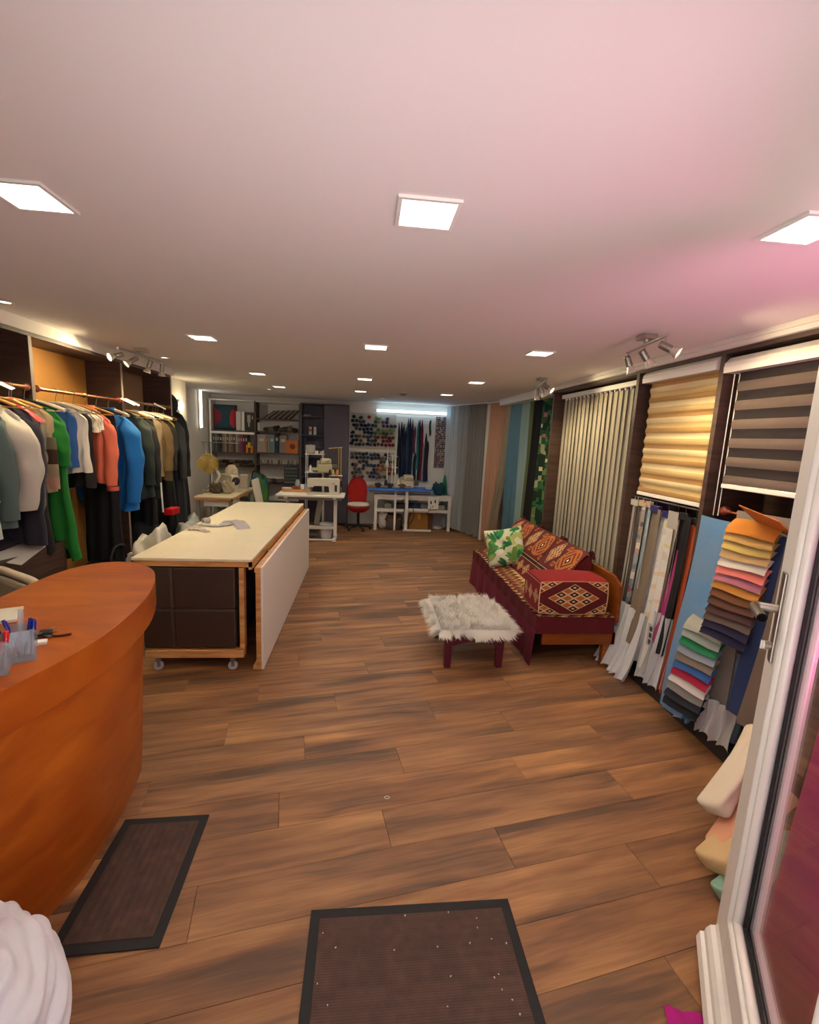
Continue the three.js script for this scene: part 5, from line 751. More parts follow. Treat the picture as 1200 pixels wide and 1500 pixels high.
  for (let i = 0; i < 7; i++) one('fabric_bundle', lump(0.13, 0.075 + 0.02 * (i % 3), 0.16, i + 2, 0.15).translate(-1.92 + i * 0.088, 1.80, -9.08), cm([0x3a342c, 0x6b6252, 0x2a2622, 0x4d4436][i % 4], 0.9), `${['dark', 'khaki', 'black', 'brown'][i % 4]} cloth bundle on the shelf with the paper cups`, 'fabric', 'cloth bundles beside the paper cups');
  const col2 = [[0x8f8983, 'grey', 0.17], [0xb56a24, 'orange-edged', 0.022], [0xa9a18f, 'cream', 0.02], [0x5d7a80, 'teal blue', 0.10], [0x24262c, 'black', 0.075], [0x7a726a, 'grey-brown', 0.14]]; x = -2.085; for (const [c, n, w] of col2) { bk(x, x + w, 1.396, n === 'black' ? 0.37 : 0.34, c, `${n} file standing in the second shelf column`, 'files in the second column'); x += w + 0.006; }
  { const t = thing('storage_box', 'square orange box with dark round emblem on the shelf', 'box', [-1.425, 1.396, -9.06]); mesh('box', box(0.235, 0.25, 0.2, 0, 0, 0, 0.004), mat(0xb4601c, 0.6), t); mesh('emblem', turn(cyl(0.05, 0.05, 0.003, 0, 0, 0, 24), Math.PI / 2).translate(0.01, 0.13, 0.101), cm(0x5a2a10, 0.6), t); }
  for (let i = 0; i < 11; i++) one('small_jar', lathe([[0.001, 0], [0.02, 0], [0.022, 0.05], [0.014, 0.065], [0.014, 0.085], [0.001, 0.086]], 14).translate(-2.02 + i * 0.066, 1.176, -9.0 - 0.05 * (i % 2)), [cm(0x8c8272, 0.3), cm(0xb3aa9a, 0.3), cm(0x5d564c, 0.3)][i % 3], `${['brown', 'pale', 'dark'][i % 3]} little jar in the row under the files`, 'jar', 'little jars on the narrow shelf');
  { const t = thing('drawer_tower', 'black tray tower with pale drawer fronts in the second column', 'drawer unit', [-1.44, 0.80, -9.06]); mesh('case', box(0.27, 0.35, 0.24, 0, 0, 0, 0.004), cm(0x23262a, 0.5), t); for (let i = 0; i < 5; i++) mesh('drawer', box(0.24, 0.045, 0.01, 0, 0.015 + i * 0.067, 0.122, 0.003), cm(i % 2 ? 0x41484c : 0x59605f, 0.5), t); }
  for (let i = 0; i < 4; i++) one('fabric_bundle', lump(0.14, 0.09, 0.16, i + 20, 0.18).translate(-2.0 + i * 0.11, 0.80, -9.05), cm([0x4a3a30, 0x7a6a5c, 0x2c2422, 0x5c4c46][i], 0.9), `${['brown', 'taupe', 'near-black', 'mud brown'][i]} cloth bundle on the low shelf by the tray tower`, 'fabric', 'cloth bundles on the low shelf');
  // in the slate cabinet
  for (const [X, c, n] of [[-1.09, 0xb25a4a, 'red-banded'], [-1.0, 0xa89a8c, 'grey-banded']]) { const t = thing('glass_jar', `tall glass jar, ${n}, in the slate cabinet`, 'jar', [X, 1.77, -9.05]); mesh('jar', cyl(0.034, 0.034, 0.15, 0, 0, 0, 16), cm(0xb9b4b0, 0.25), t); mesh('band', cyl(0.0347, 0.0347, 0.05, 0, 0.06, 0, 16), cm(c, 0.5), t); mesh('lid', cyl(0.036, 0.036, 0.015, 0, 0.15, 0, 16), cm(0x3b3632, 0.5), t); }
  one('scissors_case', box(0.14, 0.03, 0.1, -1.15, 2.12, -9.05, 0.01), cm(0x8a8794, 0.5), 'small grey case on the top shelf of the slate cabinet', 'case');
}
// ---------------------------------------------------------------- sewing machines
function sewingMachine(name, label, pos, ry, s = 1) {
  const t = thing(name, label, 'sewing machine', pos, ry), m = mat(0xd2c8b2, 0.35), L = 0.52;
  mesh('bed', box(L + 0.02, 0.03, 0.178, 0, 0, 0, 0.005), m, t);
  mesh('body', extr([[-0.25, 0.13], [-0.25, 0.24], [-0.235, 0.262], [0.24, 0.27], [0.262, 0.25], [0.262, 0.03], [0.12, 0.03], [0.105, 0.06], [0.10, 0.13], [0.08, 0.152], [-0.15, 0.152], [-0.17, 0.13]], 0.10, 0.008).translate(0, 0, -0.05), m, t);
  mesh('face_plate', box(0.085, 0.14, 0.11, -0.208, 0.125, 0, 0.01), mat(0xbfb7a6, 0.3, { metalness: 0.3 }), t);
  mesh('needle_bar', [rod([-0.208, 0.125, 0], [-0.208, 0.04, 0], 0.005), box(0.02, 0.006, 0.03, -0.208, 0.032, 0.005), rod([-0.19, 0.125, -0.01], [-0.19, 0.05, -0.01], 0.004)], M.chrome, t);
  mesh('hand_wheel', turn(lathe([[0.012, -0.015], [0.06, -0.012], [0.066, 0], [0.06, 0.012], [0.012, 0.018]], 24), 0, 0, Math.PI / 2).translate(0.30, 0.19, 0), M.black, t);
  mesh('control_panel', box(0.04, 0.11, 0.012, 0.21, 0.06, 0.062, 0.004), cm(0x2a2a2c, 0.4), t); mesh('stitch_dial', turn(cyl(0.024, 0.022, 0.02, 0, 0, 0, 20), Math.PI / 2).translate(0.17, 0.19, 0.06), cm(0xb5ad9c, 0.4), t);
  mesh('spool_pin', [rod([0.1, 0.265, 0], [0.1, 0.33, 0], 0.003), rod([-0.1, 0.265, 0], [-0.1, 0.30, 0], 0.003)], M.chrome, t);
  return t;
}
function overlock(label, pos, ry, c = 0xcfc3a4) {
  const t = thing('overlock_machine', label, 'overlock machine', pos, ry), m = mat(c, 0.45);
  mesh('body', [box(0.26, 0.16, 0.2, 0.03, 0, 0, 0.025), box(0.20, 0.12, 0.16, 0.05, 0.14, 0, 0.04), box(0.14, 0.05, 0.16, -0.13, 0.04, 0.01, 0.012)], m, t);
  mesh('motor', turn(cyl(0.055, 0.055, 0.12, 0, 0, 0, 18), 0, 0, Math.PI / 2).translate(0.26, 0.1, -0.02), cm(0x6b6558, 0.5), t); mesh('needle_head', box(0.05, 0.10, 0.06, -0.08, 0.12, 0.02, 0.01), cm(0xa89f8b, 0.35), t);
  mesh('tension_dial', [0, 1, 2].map((i) => turn(cyl(0.012, 0.012, 0.03, 0, 0, 0, 12), Math.PI / 2).translate(0.0 + i * 0.045, 0.2, 0.09)), M.chrome, t);
  return t;
}
function cone(r, h) { return lathe([[0.001, 0], [r, 0], [r * 0.98, 0.012], [r * 0.55, h * 0.85], [r * 0.28, h * 0.87], [r * 0.25, h], [0.001, h]], 14); }
function sewTable(name, label, x0, x1, z0, z1, y, topM, legX, th = 0.03, postZ = (z0 + z1) / 2) {
  const t = thing(name, label, 'sewing table'); mesh('tabletop', span(x0, x1, y - th, y, z1, z0, 0.004), topM, t);
  mesh('apron', span(x0 + 0.04, x1 - 0.04, y - th - 0.05, y - th, z0 - 0.06, z0 - 0.09), cm(0x8f897e, 0.6), t);
  for (const x of legX) { const l = mesh('leg', [span(x - 0.028, x + 0.028, 0.05, y - th, postZ - 0.025, postZ + 0.025, 0.004), span(x - 0.028, x + 0.028, y - th - 0.035, y - th, z1 + 0.03, z0 - 0.03, 0.004), span(x - 0.028, x + 0.028, 0.012, 0.055, z1 + 0.02, z0 - 0.01, 0.006)], M.white, t); mesh('foot_pad', [cyl(0.022, 0.022, 0.012, x, 0, z0 - 0.04, 12), cyl(0.022, 0.022, 0.012, x, 0, z1 + 0.06, 12)], M.rubber, l); }
  return t;
}
{ // table with the white lockstitch machine
  const t = sewTable('sewing_table', 'white sewing table on T-shaped legs behind the cutting table', -1.46, -0.345, -7.47, -8.0, 0.79, M.white, [-1.30, -0.50]);
  mesh('stretcher', [span(-1.28, -0.52, 0.18, 0.24, -7.72, -7.75, 0.003), span(-1.28, -0.52, 0.03, 0.055, -7.50, -7.54, 0.003)], M.white, t); mesh('pedal', turn(box(0.34, 0.02, 0.24, 0, 0, 0, 0.005), 0.2).translate(-0.95, 0.11, -7.68), cm(0x3a3634, 0.6), t); mesh('belt_guard', turn(box(0.09, 0.5, 0.08, 0, 0, 0, 0.01), 0, 0, -0.15).translate(-0.82, 0.26, -7.76), cm(0x8d877b, 0.6), t);
  sewingMachine('sewing_machine', 'cream lockstitch sewing machine on the white table', [-0.70, 0.79, -7.66], 0.02);
  const tray = thing('wooden_tray', 'long wooden tray of notions at the back of the white table', 'tray', [-1.18, 0.79, -7.90]); mesh('tray_board', uvm(box(0.46, 0.05, 0.12, 0, 0, 0, 0.004), 0.5), M.pine, tray);
  one('paper_cup', lathe([[0.001, 0], [0.03, 0], [0.036, 0.085], [0.001, 0.085]], 18).translate(-1.08, 0.84, -7.88), M.white, 'white plastic beaker standing on the wooden tray', 'cup'); one('notion_box', box(0.09, 0.05, 0.07, -1.19, 0.84, -7.88, 0.004), cm(0x7d3326, 0.6), 'small brick red box on the wooden tray', 'box'); one('notion_box', box(0.09, 0.09, 0.02, -1.0, 0.84, -7.9, 0.003), cm(0x9aa6ad, 0.4), 'little pale blue box on the wooden tray', 'box'); one('paper_pad', box(0.17, 0.02, 0.10, -1.34, 0.84, -7.89, 0.003), cm(0xd8cfc0, 0.7), 'white pad at the end of the wooden tray', 'paper'); one('glass_jar', lathe([[0.001, 0], [0.05, 0], [0.052, 0.14], [0.035, 0.17], [0.035, 0.2], [0.001, 0.2]], 18).translate(-1.17, 0.80, -8.1 + 0.14), cm(0x8e9790, 0.2), 'grey-green glass jar behind the wooden tray', 'jar').position.set(0, 0.0, 0.0);
  const b = thing('bucket', 'white plastic bucket on the floor under the sewing table', 'bucket', [-0.66, 0, -7.86]); mesh('pail', lathe([[0.001, 0], [0.085, 0], [0.09, 0.01], [0.115, 0.24], [0.125, 0.245], [0.125, 0.265], [0.112, 0.265], [0.088, 0.015], [0.001, 0.012]], 28), M.white, b); mesh('bail', tube([[-0.12, 0.24, 0], [-0.09, 0.29, 0.05], [0, 0.30, 0.08], [0.09, 0.29, 0.05], [0.12, 0.24, 0]], 0.003, 6, 24), M.steel, b);
  const st = thing('thread_stand', 'brass-coloured thread stand with folded top arm beside the machine', 'thread stand', [-0.42, 0.79, -7.88]); const g = mat(0xb59a62, 0.4, { metalness: 0.4 });
  mesh('post', [rod([0, 0, 0], [-0.01, 0.79, 0], 0.009), rod([-0.04, 0.1, 0.01], [-0.05, 0.77, 0.01], 0.006)], g, st); mesh('top_arm', rod([0.01, 0.79, 0], [-0.22, 0.765, 0], 0.010), g, st); mesh('tray', span(-0.20, 0.02, 0.30, 0.312, -0.06, 0.06, 0.003), M.white, st); mesh('lower_tray', span(-0.2, 0.02, 0.22, 0.23, -0.06, 0.06, 0.003), cm(0x9a5f3a, 0.6), st);
  [[-0.14, 0xcaa15e, 'gold'], [-0.07, 0xb07a4a, 'tan'], [-0.19, 0x1c1c22, 'black']].forEach(([x, c, n]) => one('thread_cone', cone(0.032, 0.10).translate(-0.42 + x, 1.102, -7.88 + 0.02), cm(c, 0.8), `${n} thread cone on the brass-coloured stand`, 'thread', 'cones on the brass-coloured stand'));
  // small wire shelf with pots behind
  const w = thing('wire_rack', 'white two-tier wire rack behind the sewing machine', 'rack', [-0.93, 0, -8.45]); const P = [[-0.16, -0.12], [0.16, -0.12], [-0.16, 0.12], [0.16, 0.12]]; for (const [x, z] of P) mesh('leg', rod([x, 0, z], [x * 0.9, 1.50, z], 0.007), M.white, w); for (const y of [1.10, 1.43]) mesh('tier', span(-0.17, 0.17, y - 0.012, y, -0.13, 0.13, 0.003), M.white, w); mesh('rail', rod([0.02, 1.56, 0.1], [0.15, 1.56, 0.1], 0.006), cm(0x4a4448, 0.5), w);
  one('pot', lathe([[0.001, 0], [0.075, 0], [0.085, 0.03], [0.088, 0.15], [0.08, 0.155], [0.075, 0.16], [0.001, 0.17]], 22).translate(-1.01, 1.43, -8.42), cm(0xa9a49c, 0.4), 'pale grey lidded pot on top of the wire rack', 'pot'); one('cup', lathe([[0.001, 0], [0.03, 0], [0.035, 0.05], [0.03, 0.06], [0.001, 0.062]], 16).translate(-0.9, 1.43, -8.4), M.white, 'small white cup beside the grey pot', 'cup'); one('cup', lathe([[0.001, 0], [0.03, 0], [0.035, 0.04], [0.03, 0.05], [0.001, 0.052]], 16).translate(-0.81, 1.43, -8.4), cm(0xcfc9be, 0.5), 'second little off-white cup on the wire rack', 'cup'); one('thread_cone', cone(0.04, 0.13).translate(-1.0, 1.10, -8.36), M.white, 'white thread cone on the lower rack tier', 'thread');
  overlock('cream overlock machine partly hidden behind the lockstitch machine', [-0.78, 1.10, -8.36], 0.2, 0xbdb48f);
  // white chair
  const ch = thing('side_chair', 'white chair with slanting slab back beside the sewing table', 'chair', [-1.52, 0, -7.62], Math.PI / 2); const cw = mat(0xd9cfbb, 0.6);
  mesh('backrest', turn(box(0.40, 0.56, 0.03, 0, 0, 0, 0.01), -0.18).translate(0, 0.47, -0.19), cw, ch); mesh('seat', box(0.42, 0.05, 0.40, 0, 0.43, 0.02, 0.015), cw, ch); for (const sx of [-1, 1]) for (const sz of [-1, 1]) mesh('leg', rod([sx * 0.18, 0, sz * 0.17], [sx * 0.17, 0.43, sz * 0.15 + 0.02], 0.018), cw, ch);
}
{ // left table with fan and old machine
  const x0 = -2.55, x1 = -1.99, z0 = -6.98, z1 = -8.35, t = thing('work_table', 'cream work table with wooden edge under the yellow fan', 'table'); mesh('tabletop', uvm(span(x0 + 0.0, x1, 0.77, 0.79, z1, z0, 0.002), 0.6), M.cream, t); mesh('edge_strip', [uvm(span(x0, x1, 0.735, 0.77, z0 - 0.02, z0), 0.5), uvm(span(x1 - 0.02, x1, 0.735, 0.77, z1, z0), 0.5)], M.pine, t); mesh('drawer', box(0.40, 0.10, 0.5, (x0 + x1) / 2 + 0.04, 0.635, z0 - 0.3, 0.006), M.white, t); for (const x of [x0 + 0.04, x1 - 0.04]) for (const z of [z0 - 0.05, z1 + 0.05]) mesh('leg', span(x - 0.025, x + 0.025, 0, 0.735, z - 0.025, z + 0.025, 0.003), cm(0x8f8a82, 0.6), t);
  const fan = thing('desk_fan', 'round pale yellow desk fan on the work table', 'fan', [-2.50, 0.79, -7.62]); const fy = mat(0xd9bd62, 0.5, { physical: true, transmission: 0.15 });
  const hub = V(-0.03, 0.45, 0.06); mesh('grille', [turn(lathe([[0.155, -0.025], [0.165, 0], [0.155, 0.025]], 36), Math.PI / 2), ...Array.from({ length: 40 }, (_, k) => rod([Math.cos(k * 0.157) * 0.02, Math.sin(k * 0.157) * 0.02, 0.035], [Math.cos(k * 0.157) * 0.158, Math.sin(k * 0.157) * 0.158, 0.02], 0.0022, 4)), new THREE.TorusGeometry(0.09, 0.002, 6, 36).translate(0, 0, 0.028)].map((g) => g.rotateY(0.28).translate(hub.x, hub.y, hub.z)), fy, fan);
  mesh('blade', [0, 1, 2, 3].map((k) => grid(4, 4, (u, v) => { const r = 0.03 + 0.115 * v, a = (u - 0.5) * 1.35; return [Math.cos(a) * r, Math.sin(a) * r, 0.012 * Math.sin(a * 2)]; }).rotateZ(k * Math.PI / 2).rotateY(0.28).translate(hub.x, hub.y, hub.z)), mat(0xd2b455, 0.5, { side: 2 }), fan);
  mesh('motor', turn(cyl(0.05, 0.06, 0.10, 0, 0, 0, 18), -Math.PI / 2, 0.28).translate(hub.x - 0.02, hub.y, hub.z - 0.03), fy, fan); mesh('stand', tube([[hub.x + 0.12, hub.y - 0.09, 0.02], [hub.x + 0.16, hub.y - 0.20, 0.02], [hub.x + 0.08, hub.y - 0.33, 0.01], [-0.02, 0.10, 0], [-0.06, 0.02, 0]], 0.022, 10, 40), M.cream, fan); mesh('base', lathe([[0.001, 0], [0.09, 0], [0.09, 0.015], [0.03, 0.03], [0.001, 0.03]], 24).translate(-0.05, 0, 0), M.cream, fan);
  sewingMachine('sewing_machine', 'old cream sewing machine half buried in cloth on the work table', [-2.27, 0.79, -7.75], -0.9); one('fabric_bundle', lump(0.20, 0.16, 0.22, 31, 0.2).translate(-2.36, 0.79, -7.42), cm(0x5a4c40, 0.95), 'dark brown cloth bundle in front of the old sewing machine', 'fabric'); one('fabric_bundle', lump(0.18, 0.2, 0.2, 33, 0.2).translate(-2.18, 0.79, -7.44), cm(0xa89b82, 0.95), 'beige cloth bundle beside the old sewing machine', 'fabric');
  const lid = thing('machine_cover', 'rounded cream machine cover with pale knob behind the old machine', 'cover', [-2.3, 0.79, -8.05]); mesh('shell', lathe([[0.001, 0.42], [0.05, 0.41], [0.10, 0.34], [0.115, 0.2], [0.12, 0], [0.001, 0]], 24), mat(0xcdbf9c, 0.5), lid); mesh('knob', new THREE.SphereGeometry(0.035, 16, 12).translate(0.06, 0.30, 0.09), M.white, lid);
  one('storage_box', box(0.13, 0.24, 0.12, -2.13, 0.79, -8.18, 0.02), cm(0xb7ad99, 0.6), 'upright beige box at the back of the work table', 'box');
  const ts = thing('thread_stand', 'grey thread stand with long cross arm beside the white wall', 'thread stand', [-2.74, 0.79, -8.05]); mesh('post', rod([0.2, 0, 0], [-0.02, 0.78, 0], 0.007), M.steel, ts); mesh('cross_arm', rod([-0.04, 0.785, 0], [0.42, 0.78, 0.02], 0.007), M.steel, ts); one('lever_pole', rod([-2.52, 0.80, -7.2], [-2.4, 1.02, -7.9], 0.008), M.steel, 'thin slanting metal rod on the work table edge', 'rod');
  const gb = thing('shopping_bag', 'large green shopping bag standing before the fabric shelves', 'bag', [-2.0, 0, -8.70]); const gt = dataTex(128, 128, (u, v) => { const n = fbm(u * 6, v * 6, 4, 6, 6), k = fbm(u * 9 + 4, v * 9, 3, 9, 9); return k > 0.58 ? [40, 110, 130] : [30 + 90 * n, 90 + 70 * n, 24 + 40 * n]; }); mesh('bag', lump(0.36, 1.0, 0.28, 41, 0.06), mat(0xffffff, 0.45, { map: gt }), gb); mesh('strap', tube([[-0.1, 0.92, 0.1], [-0.06, 1.06, 0.1], [0.06, 1.02, 0.1], [0.12, 0.92, 0.1]], 0.012, 8, 24), M.black, gb);
}
// ---------------------------------------------------------------- blue-topped table, bench, red chair
{
  const t = sewTable('sewing_table', 'overlock table with bright blue top below the thread wall', 0.03, 1.30, -8.50, -9.05, 0.82, mat(0x2f6fd0, 0.4), [0.80], 0.035, -8.578); mesh('front_bar', [span(0.74, 1.29, 0.012, 0.05, -8.5, -8.54, 0.004), span(0.80, 1.22, 0.40, 0.45, -8.57, -8.60, 0.004)], M.white, t); mesh('leg', span(0.56, 0.60, 0.012, 0.785, -8.56, -8.60, 0.003), M.white, t); mesh('motor', turn(cyl(0.06, 0.06, 0.16, 0, 0, 0, 16), 0, 0, Math.PI / 2).translate(1.02, 0.60, -8.72), cm(0x4a5a62, 0.5), t);
  const b = thing('bench', 'white wooden bench with lower rail standing against the blue-topped table', 'bench'); mesh('bench_top', span(0.18, 1.68, 0.665, 0.70, -8.62, -9.10, 0.004), M.white, b); for (const x of [0.21, 1.65]) for (const z of [-8.65, -9.07]) mesh('leg', span(x - 0.028, x + 0.028, 0, 0.665, z - 0.025, z + 0.025, 0.003), M.white, b); mesh('lower_rail', [span(0.21, 1.65, 0.36, 0.42, -8.64, -8.67, 0.003), span(0.21, 1.65, 0.36, 0.375, -8.67, -9.05)], M.white, b); mesh('apron', span(0.24, 1.62, 0.60, 0.665, -8.64, -8.66), M.white, b);
  overlock('cream overlock machine on the blue-topped table', [0.78, 0.82, -8.80], 0.1); const ts = thing('thread_stand', 'white three-pole thread stand on the blue-topped table', 'thread stand', [0.52, 0.82, -8.92]); mesh('base', box(0.46, 0.02, 0.12, 0.05, 0, 0, 0.004), cm(0x9a9ca0, 0.5), ts); for (const [x, h] of [[-0.10, 0.78], [0.0, 0.62], [0.06, 0.70]]) mesh('pole', rod([x, 0.02, 0], [x, h, 0], 0.010), M.white, ts); mesh('cross_arm', [rod([-0.12, 0.40, 0], [0.12, 0.38, 0], 0.007), rod([-0.10, 0.62, 0], [0.10, 0.60, 0], 0.007)], M.white, ts);
  [[-0.11, 0.40, 0xd9d4c8, 'white', 'upper'], [-0.12, 0.02, 0x24242a, 'black', 'front'], [0.12, 0.02, 0xcfcabd, 'off-white', 'rear']].forEach(([x, y, c, n, w]) => one('thread_cone', cone(0.04, 0.13).translate(0.52 + x, 0.82 + y, -8.86), cm(c, 0.8), `${n} thread cone at the ${w} of the three-pole stand`, 'thread'));
  for (let i = 0; i < 7; i++) { const c = [0xb8905e, 0x3a3230, 0x9a8e7c, 0x2a2a30, 0xbcb4a2, 0x6b5040, 0x8d9aa0][i], n = ['tan', 'charcoal', 'stone', 'black', 'cream', 'brown', 'pale blue'][i]; one('fabric_scrap', lump(0.14, 0.05 + 0.04 * (i % 2), 0.12, 50 + i, 0.2).translate(0.13 + i * 0.115, 0.82, -8.66 - 0.05 * (i % 2)), cm(c, 0.9), `${n} fabric scrap lying on the blue table top`, 'fabric', 'fabric scraps on the blue table'); }
  one('fabric_bundle', lump(0.24, 0.24, 0.22, 61, 0.18).translate(1.44, 0.70, -8.78), cm(0x16404a, 0.8), 'dark teal cloth bundle on the bench end', 'fabric'); one('fabric_bundle', lump(0.13, 0.10, 0.13, 63, 0.15).translate(1.22, 0.82, -8.62), cm(0xd5d0c6, 0.9), 'small white cloth ball on the blue table corner', 'fabric');
  const cb = thing('control_box', 'white motor control box hanging under the blue table', 'control box', [1.32, 0.45, -8.58]); mesh('case', box(0.20, 0.24, 0.06, 0, 0, 0, 0.006), M.white, cb); mesh('slot', [box(0.025, 0.06, 0.004, -0.05, 0.1, 0.031), box(0.025, 0.06, 0.004, 0.03, 0.12, 0.031), box(0.02, 0.02, 0.004, -0.01, 0.04, 0.031)], M.black, cb);
  one('power_cable', [tube([[0.72, 0.62, -8.55], [0.76, 0.45, -8.50], [0.70, 0.25, -8.53], [0.72, 0.12, -8.56]], 0.007, 6, 40), tube([[1.0, 0.6, -8.6], [0.92, 0.5, -8.55], [0.95, 0.3, -8.56], [0.88, 0.12, -8.6]], 0.007, 6, 40), tube([[1.28, 0.5, -8.55], [1.2, 0.36, -8.56], [1.08, 0.36, -8.58]], 0.005, 6, 30)], M.black, 'black power cable looping down from the overlock motor', 'cable');
  const bs = thing('wire_basket', 'grey basket of brown cloth on the floor under the bench', 'basket', [0.56, 0, -8.82]); mesh('bowl', lathe([[0.001, 0], [0.14, 0], [0.20, 0.22], [0.21, 0.225], [0.195, 0.225], [0.135, 0.012], [0.001, 0.01]], 26), cm(0x6d6a66, 0.6), bs); mesh('cloth_filling', lump(0.34, 0.18, 0.34, 66, 0.15).translate(0, 0.12, 0), cm(0x6a4a30, 0.9), bs);
  one('plastic_bag', lump(0.20, 0.40, 0.24, 68, 0.16).translate(0.36, 0, -8.82), mat(0xcfcac6, 0.5), 'white plastic bag standing beside the grey basket', 'plastic bag'); one('plastic_bag', lump(0.2, 0.08, 0.2, 69, 0.2).translate(1.46, 0, -8.85), mat(0xc4c6c8, 0.5), 'crumpled white bag on the floor behind the paper bag', 'plastic bag');
  const pb = thing('paper_bag', 'brown paper bag with yellow mark under the blue table', 'paper bag', [1.06, 0, -8.78]); mesh('bag', extr([[-0.19, 0], [0.19, 0], [0.18, 0.28], [0.12, 0.36], [-0.10, 0.37], [-0.17, 0.28]], 0.16, 0.004).translate(0, 0, -0.08), mat(0xa06c30, 0.8), pb); mesh('mark', box(0.05, 0.10, 0.003, 0.01, 0.22, 0.086), mat(0xd0a020, 0.6), pb);
  one('carton', box(0.3, 0.34, 0.24, 1.22, 0, -9.02 + 0.02, 0.003), cm(0x7d5a3a, 0.85), 'plain cardboard carton behind the brown paper bag', 'carton'); for (const [x, c, n, w] of [[0.45, 0x8d887c, 'grey', 0.14], [0.70, 0x3c302c, 'dark brown', 0.2], [0.98, 0x2b3c6a, 'navy', 0.2], [1.18, 0x8a8d92, 'silver', 0.16], [1.5, 0xb9a894, 'beige', 0.16]]) one('storage_tub', box(w, 0.13, 0.2, x, 0.376, -8.86, 0.01), cm(c, 0.6), `${n} tub on the lower shelf of the bench`, 'tub');
  const rc = thing('swivel_chair', 'red swivel chair with white seat pad beside the blue-topped table', 'chair', [-0.12, 0, -8.62], 0.15); const red = CL(0xa51a12);
  mesh('backrest', grid(20, 20, (u, v) => { const a = (u - 0.5) * 2, y = v, w = 0.19 * Math.pow(1 - Math.pow(Math.max(0, y - 0.45) / 0.56, 3), 0.5) * (0.85 + 0.15 * Math.sin(y * 3)); return [a * w, 0.50 + y * 0.50, -0.19 + 0.05 * a * a - 0.05 * y]; }), red, rc); mesh('back_shell', grid(20, 20, (u, v) => { const a = (0.5 - u) * 2, y = v, w = 0.19 * Math.pow(1 - Math.pow(Math.max(0, y - 0.45) / 0.56, 3), 0.5) * (0.85 + 0.15 * Math.sin(y * 3)); return [a * w, 0.50 + y * 0.50, -0.215 + 0.05 * a * a - 0.05 * y]; }), red, rc);
  mesh('seat', lathe([[0.001, 0.34], [0.12, 0.35], [0.20, 0.40], [0.225, 0.45], [0.215, 0.47], [0.001, 0.475]], 28), red, rc); mesh('seat_pad', lathe([[0.001, 0.475], [0.20, 0.475], [0.215, 0.49], [0.20, 0.515], [0.001, 0.525]], 28), CL(0xd9d2c6), rc); mesh('pedestal', [cyl(0.03, 0.025, 0.28, 0, 0.07, 0, 14)], M.black, rc); for (let k = 0; k < 5; k++) { const a = k * 1.2566; mesh('base_arm', rod([0, 0.08, 0], [Math.cos(a) * 0.24, 0.055, Math.sin(a) * 0.24], 0.016), M.black, rc); mesh('caster', new THREE.SphereGeometry(0.026, 12, 10).translate(Math.cos(a) * 0.24, 0.027, Math.sin(a) * 0.24), M.black, rc); }
  one('fabric_roll', lathe([[0.001, 0], [0.07, 0], [0.05, 0.18], [0.015, 0.38], [0.001, 0.385]], 20).translate(1.58, 0.70, -8.95), CL(0x14805c), 'emerald green cloth cone on the bench end by the sheer curtain', 'fabric');
}
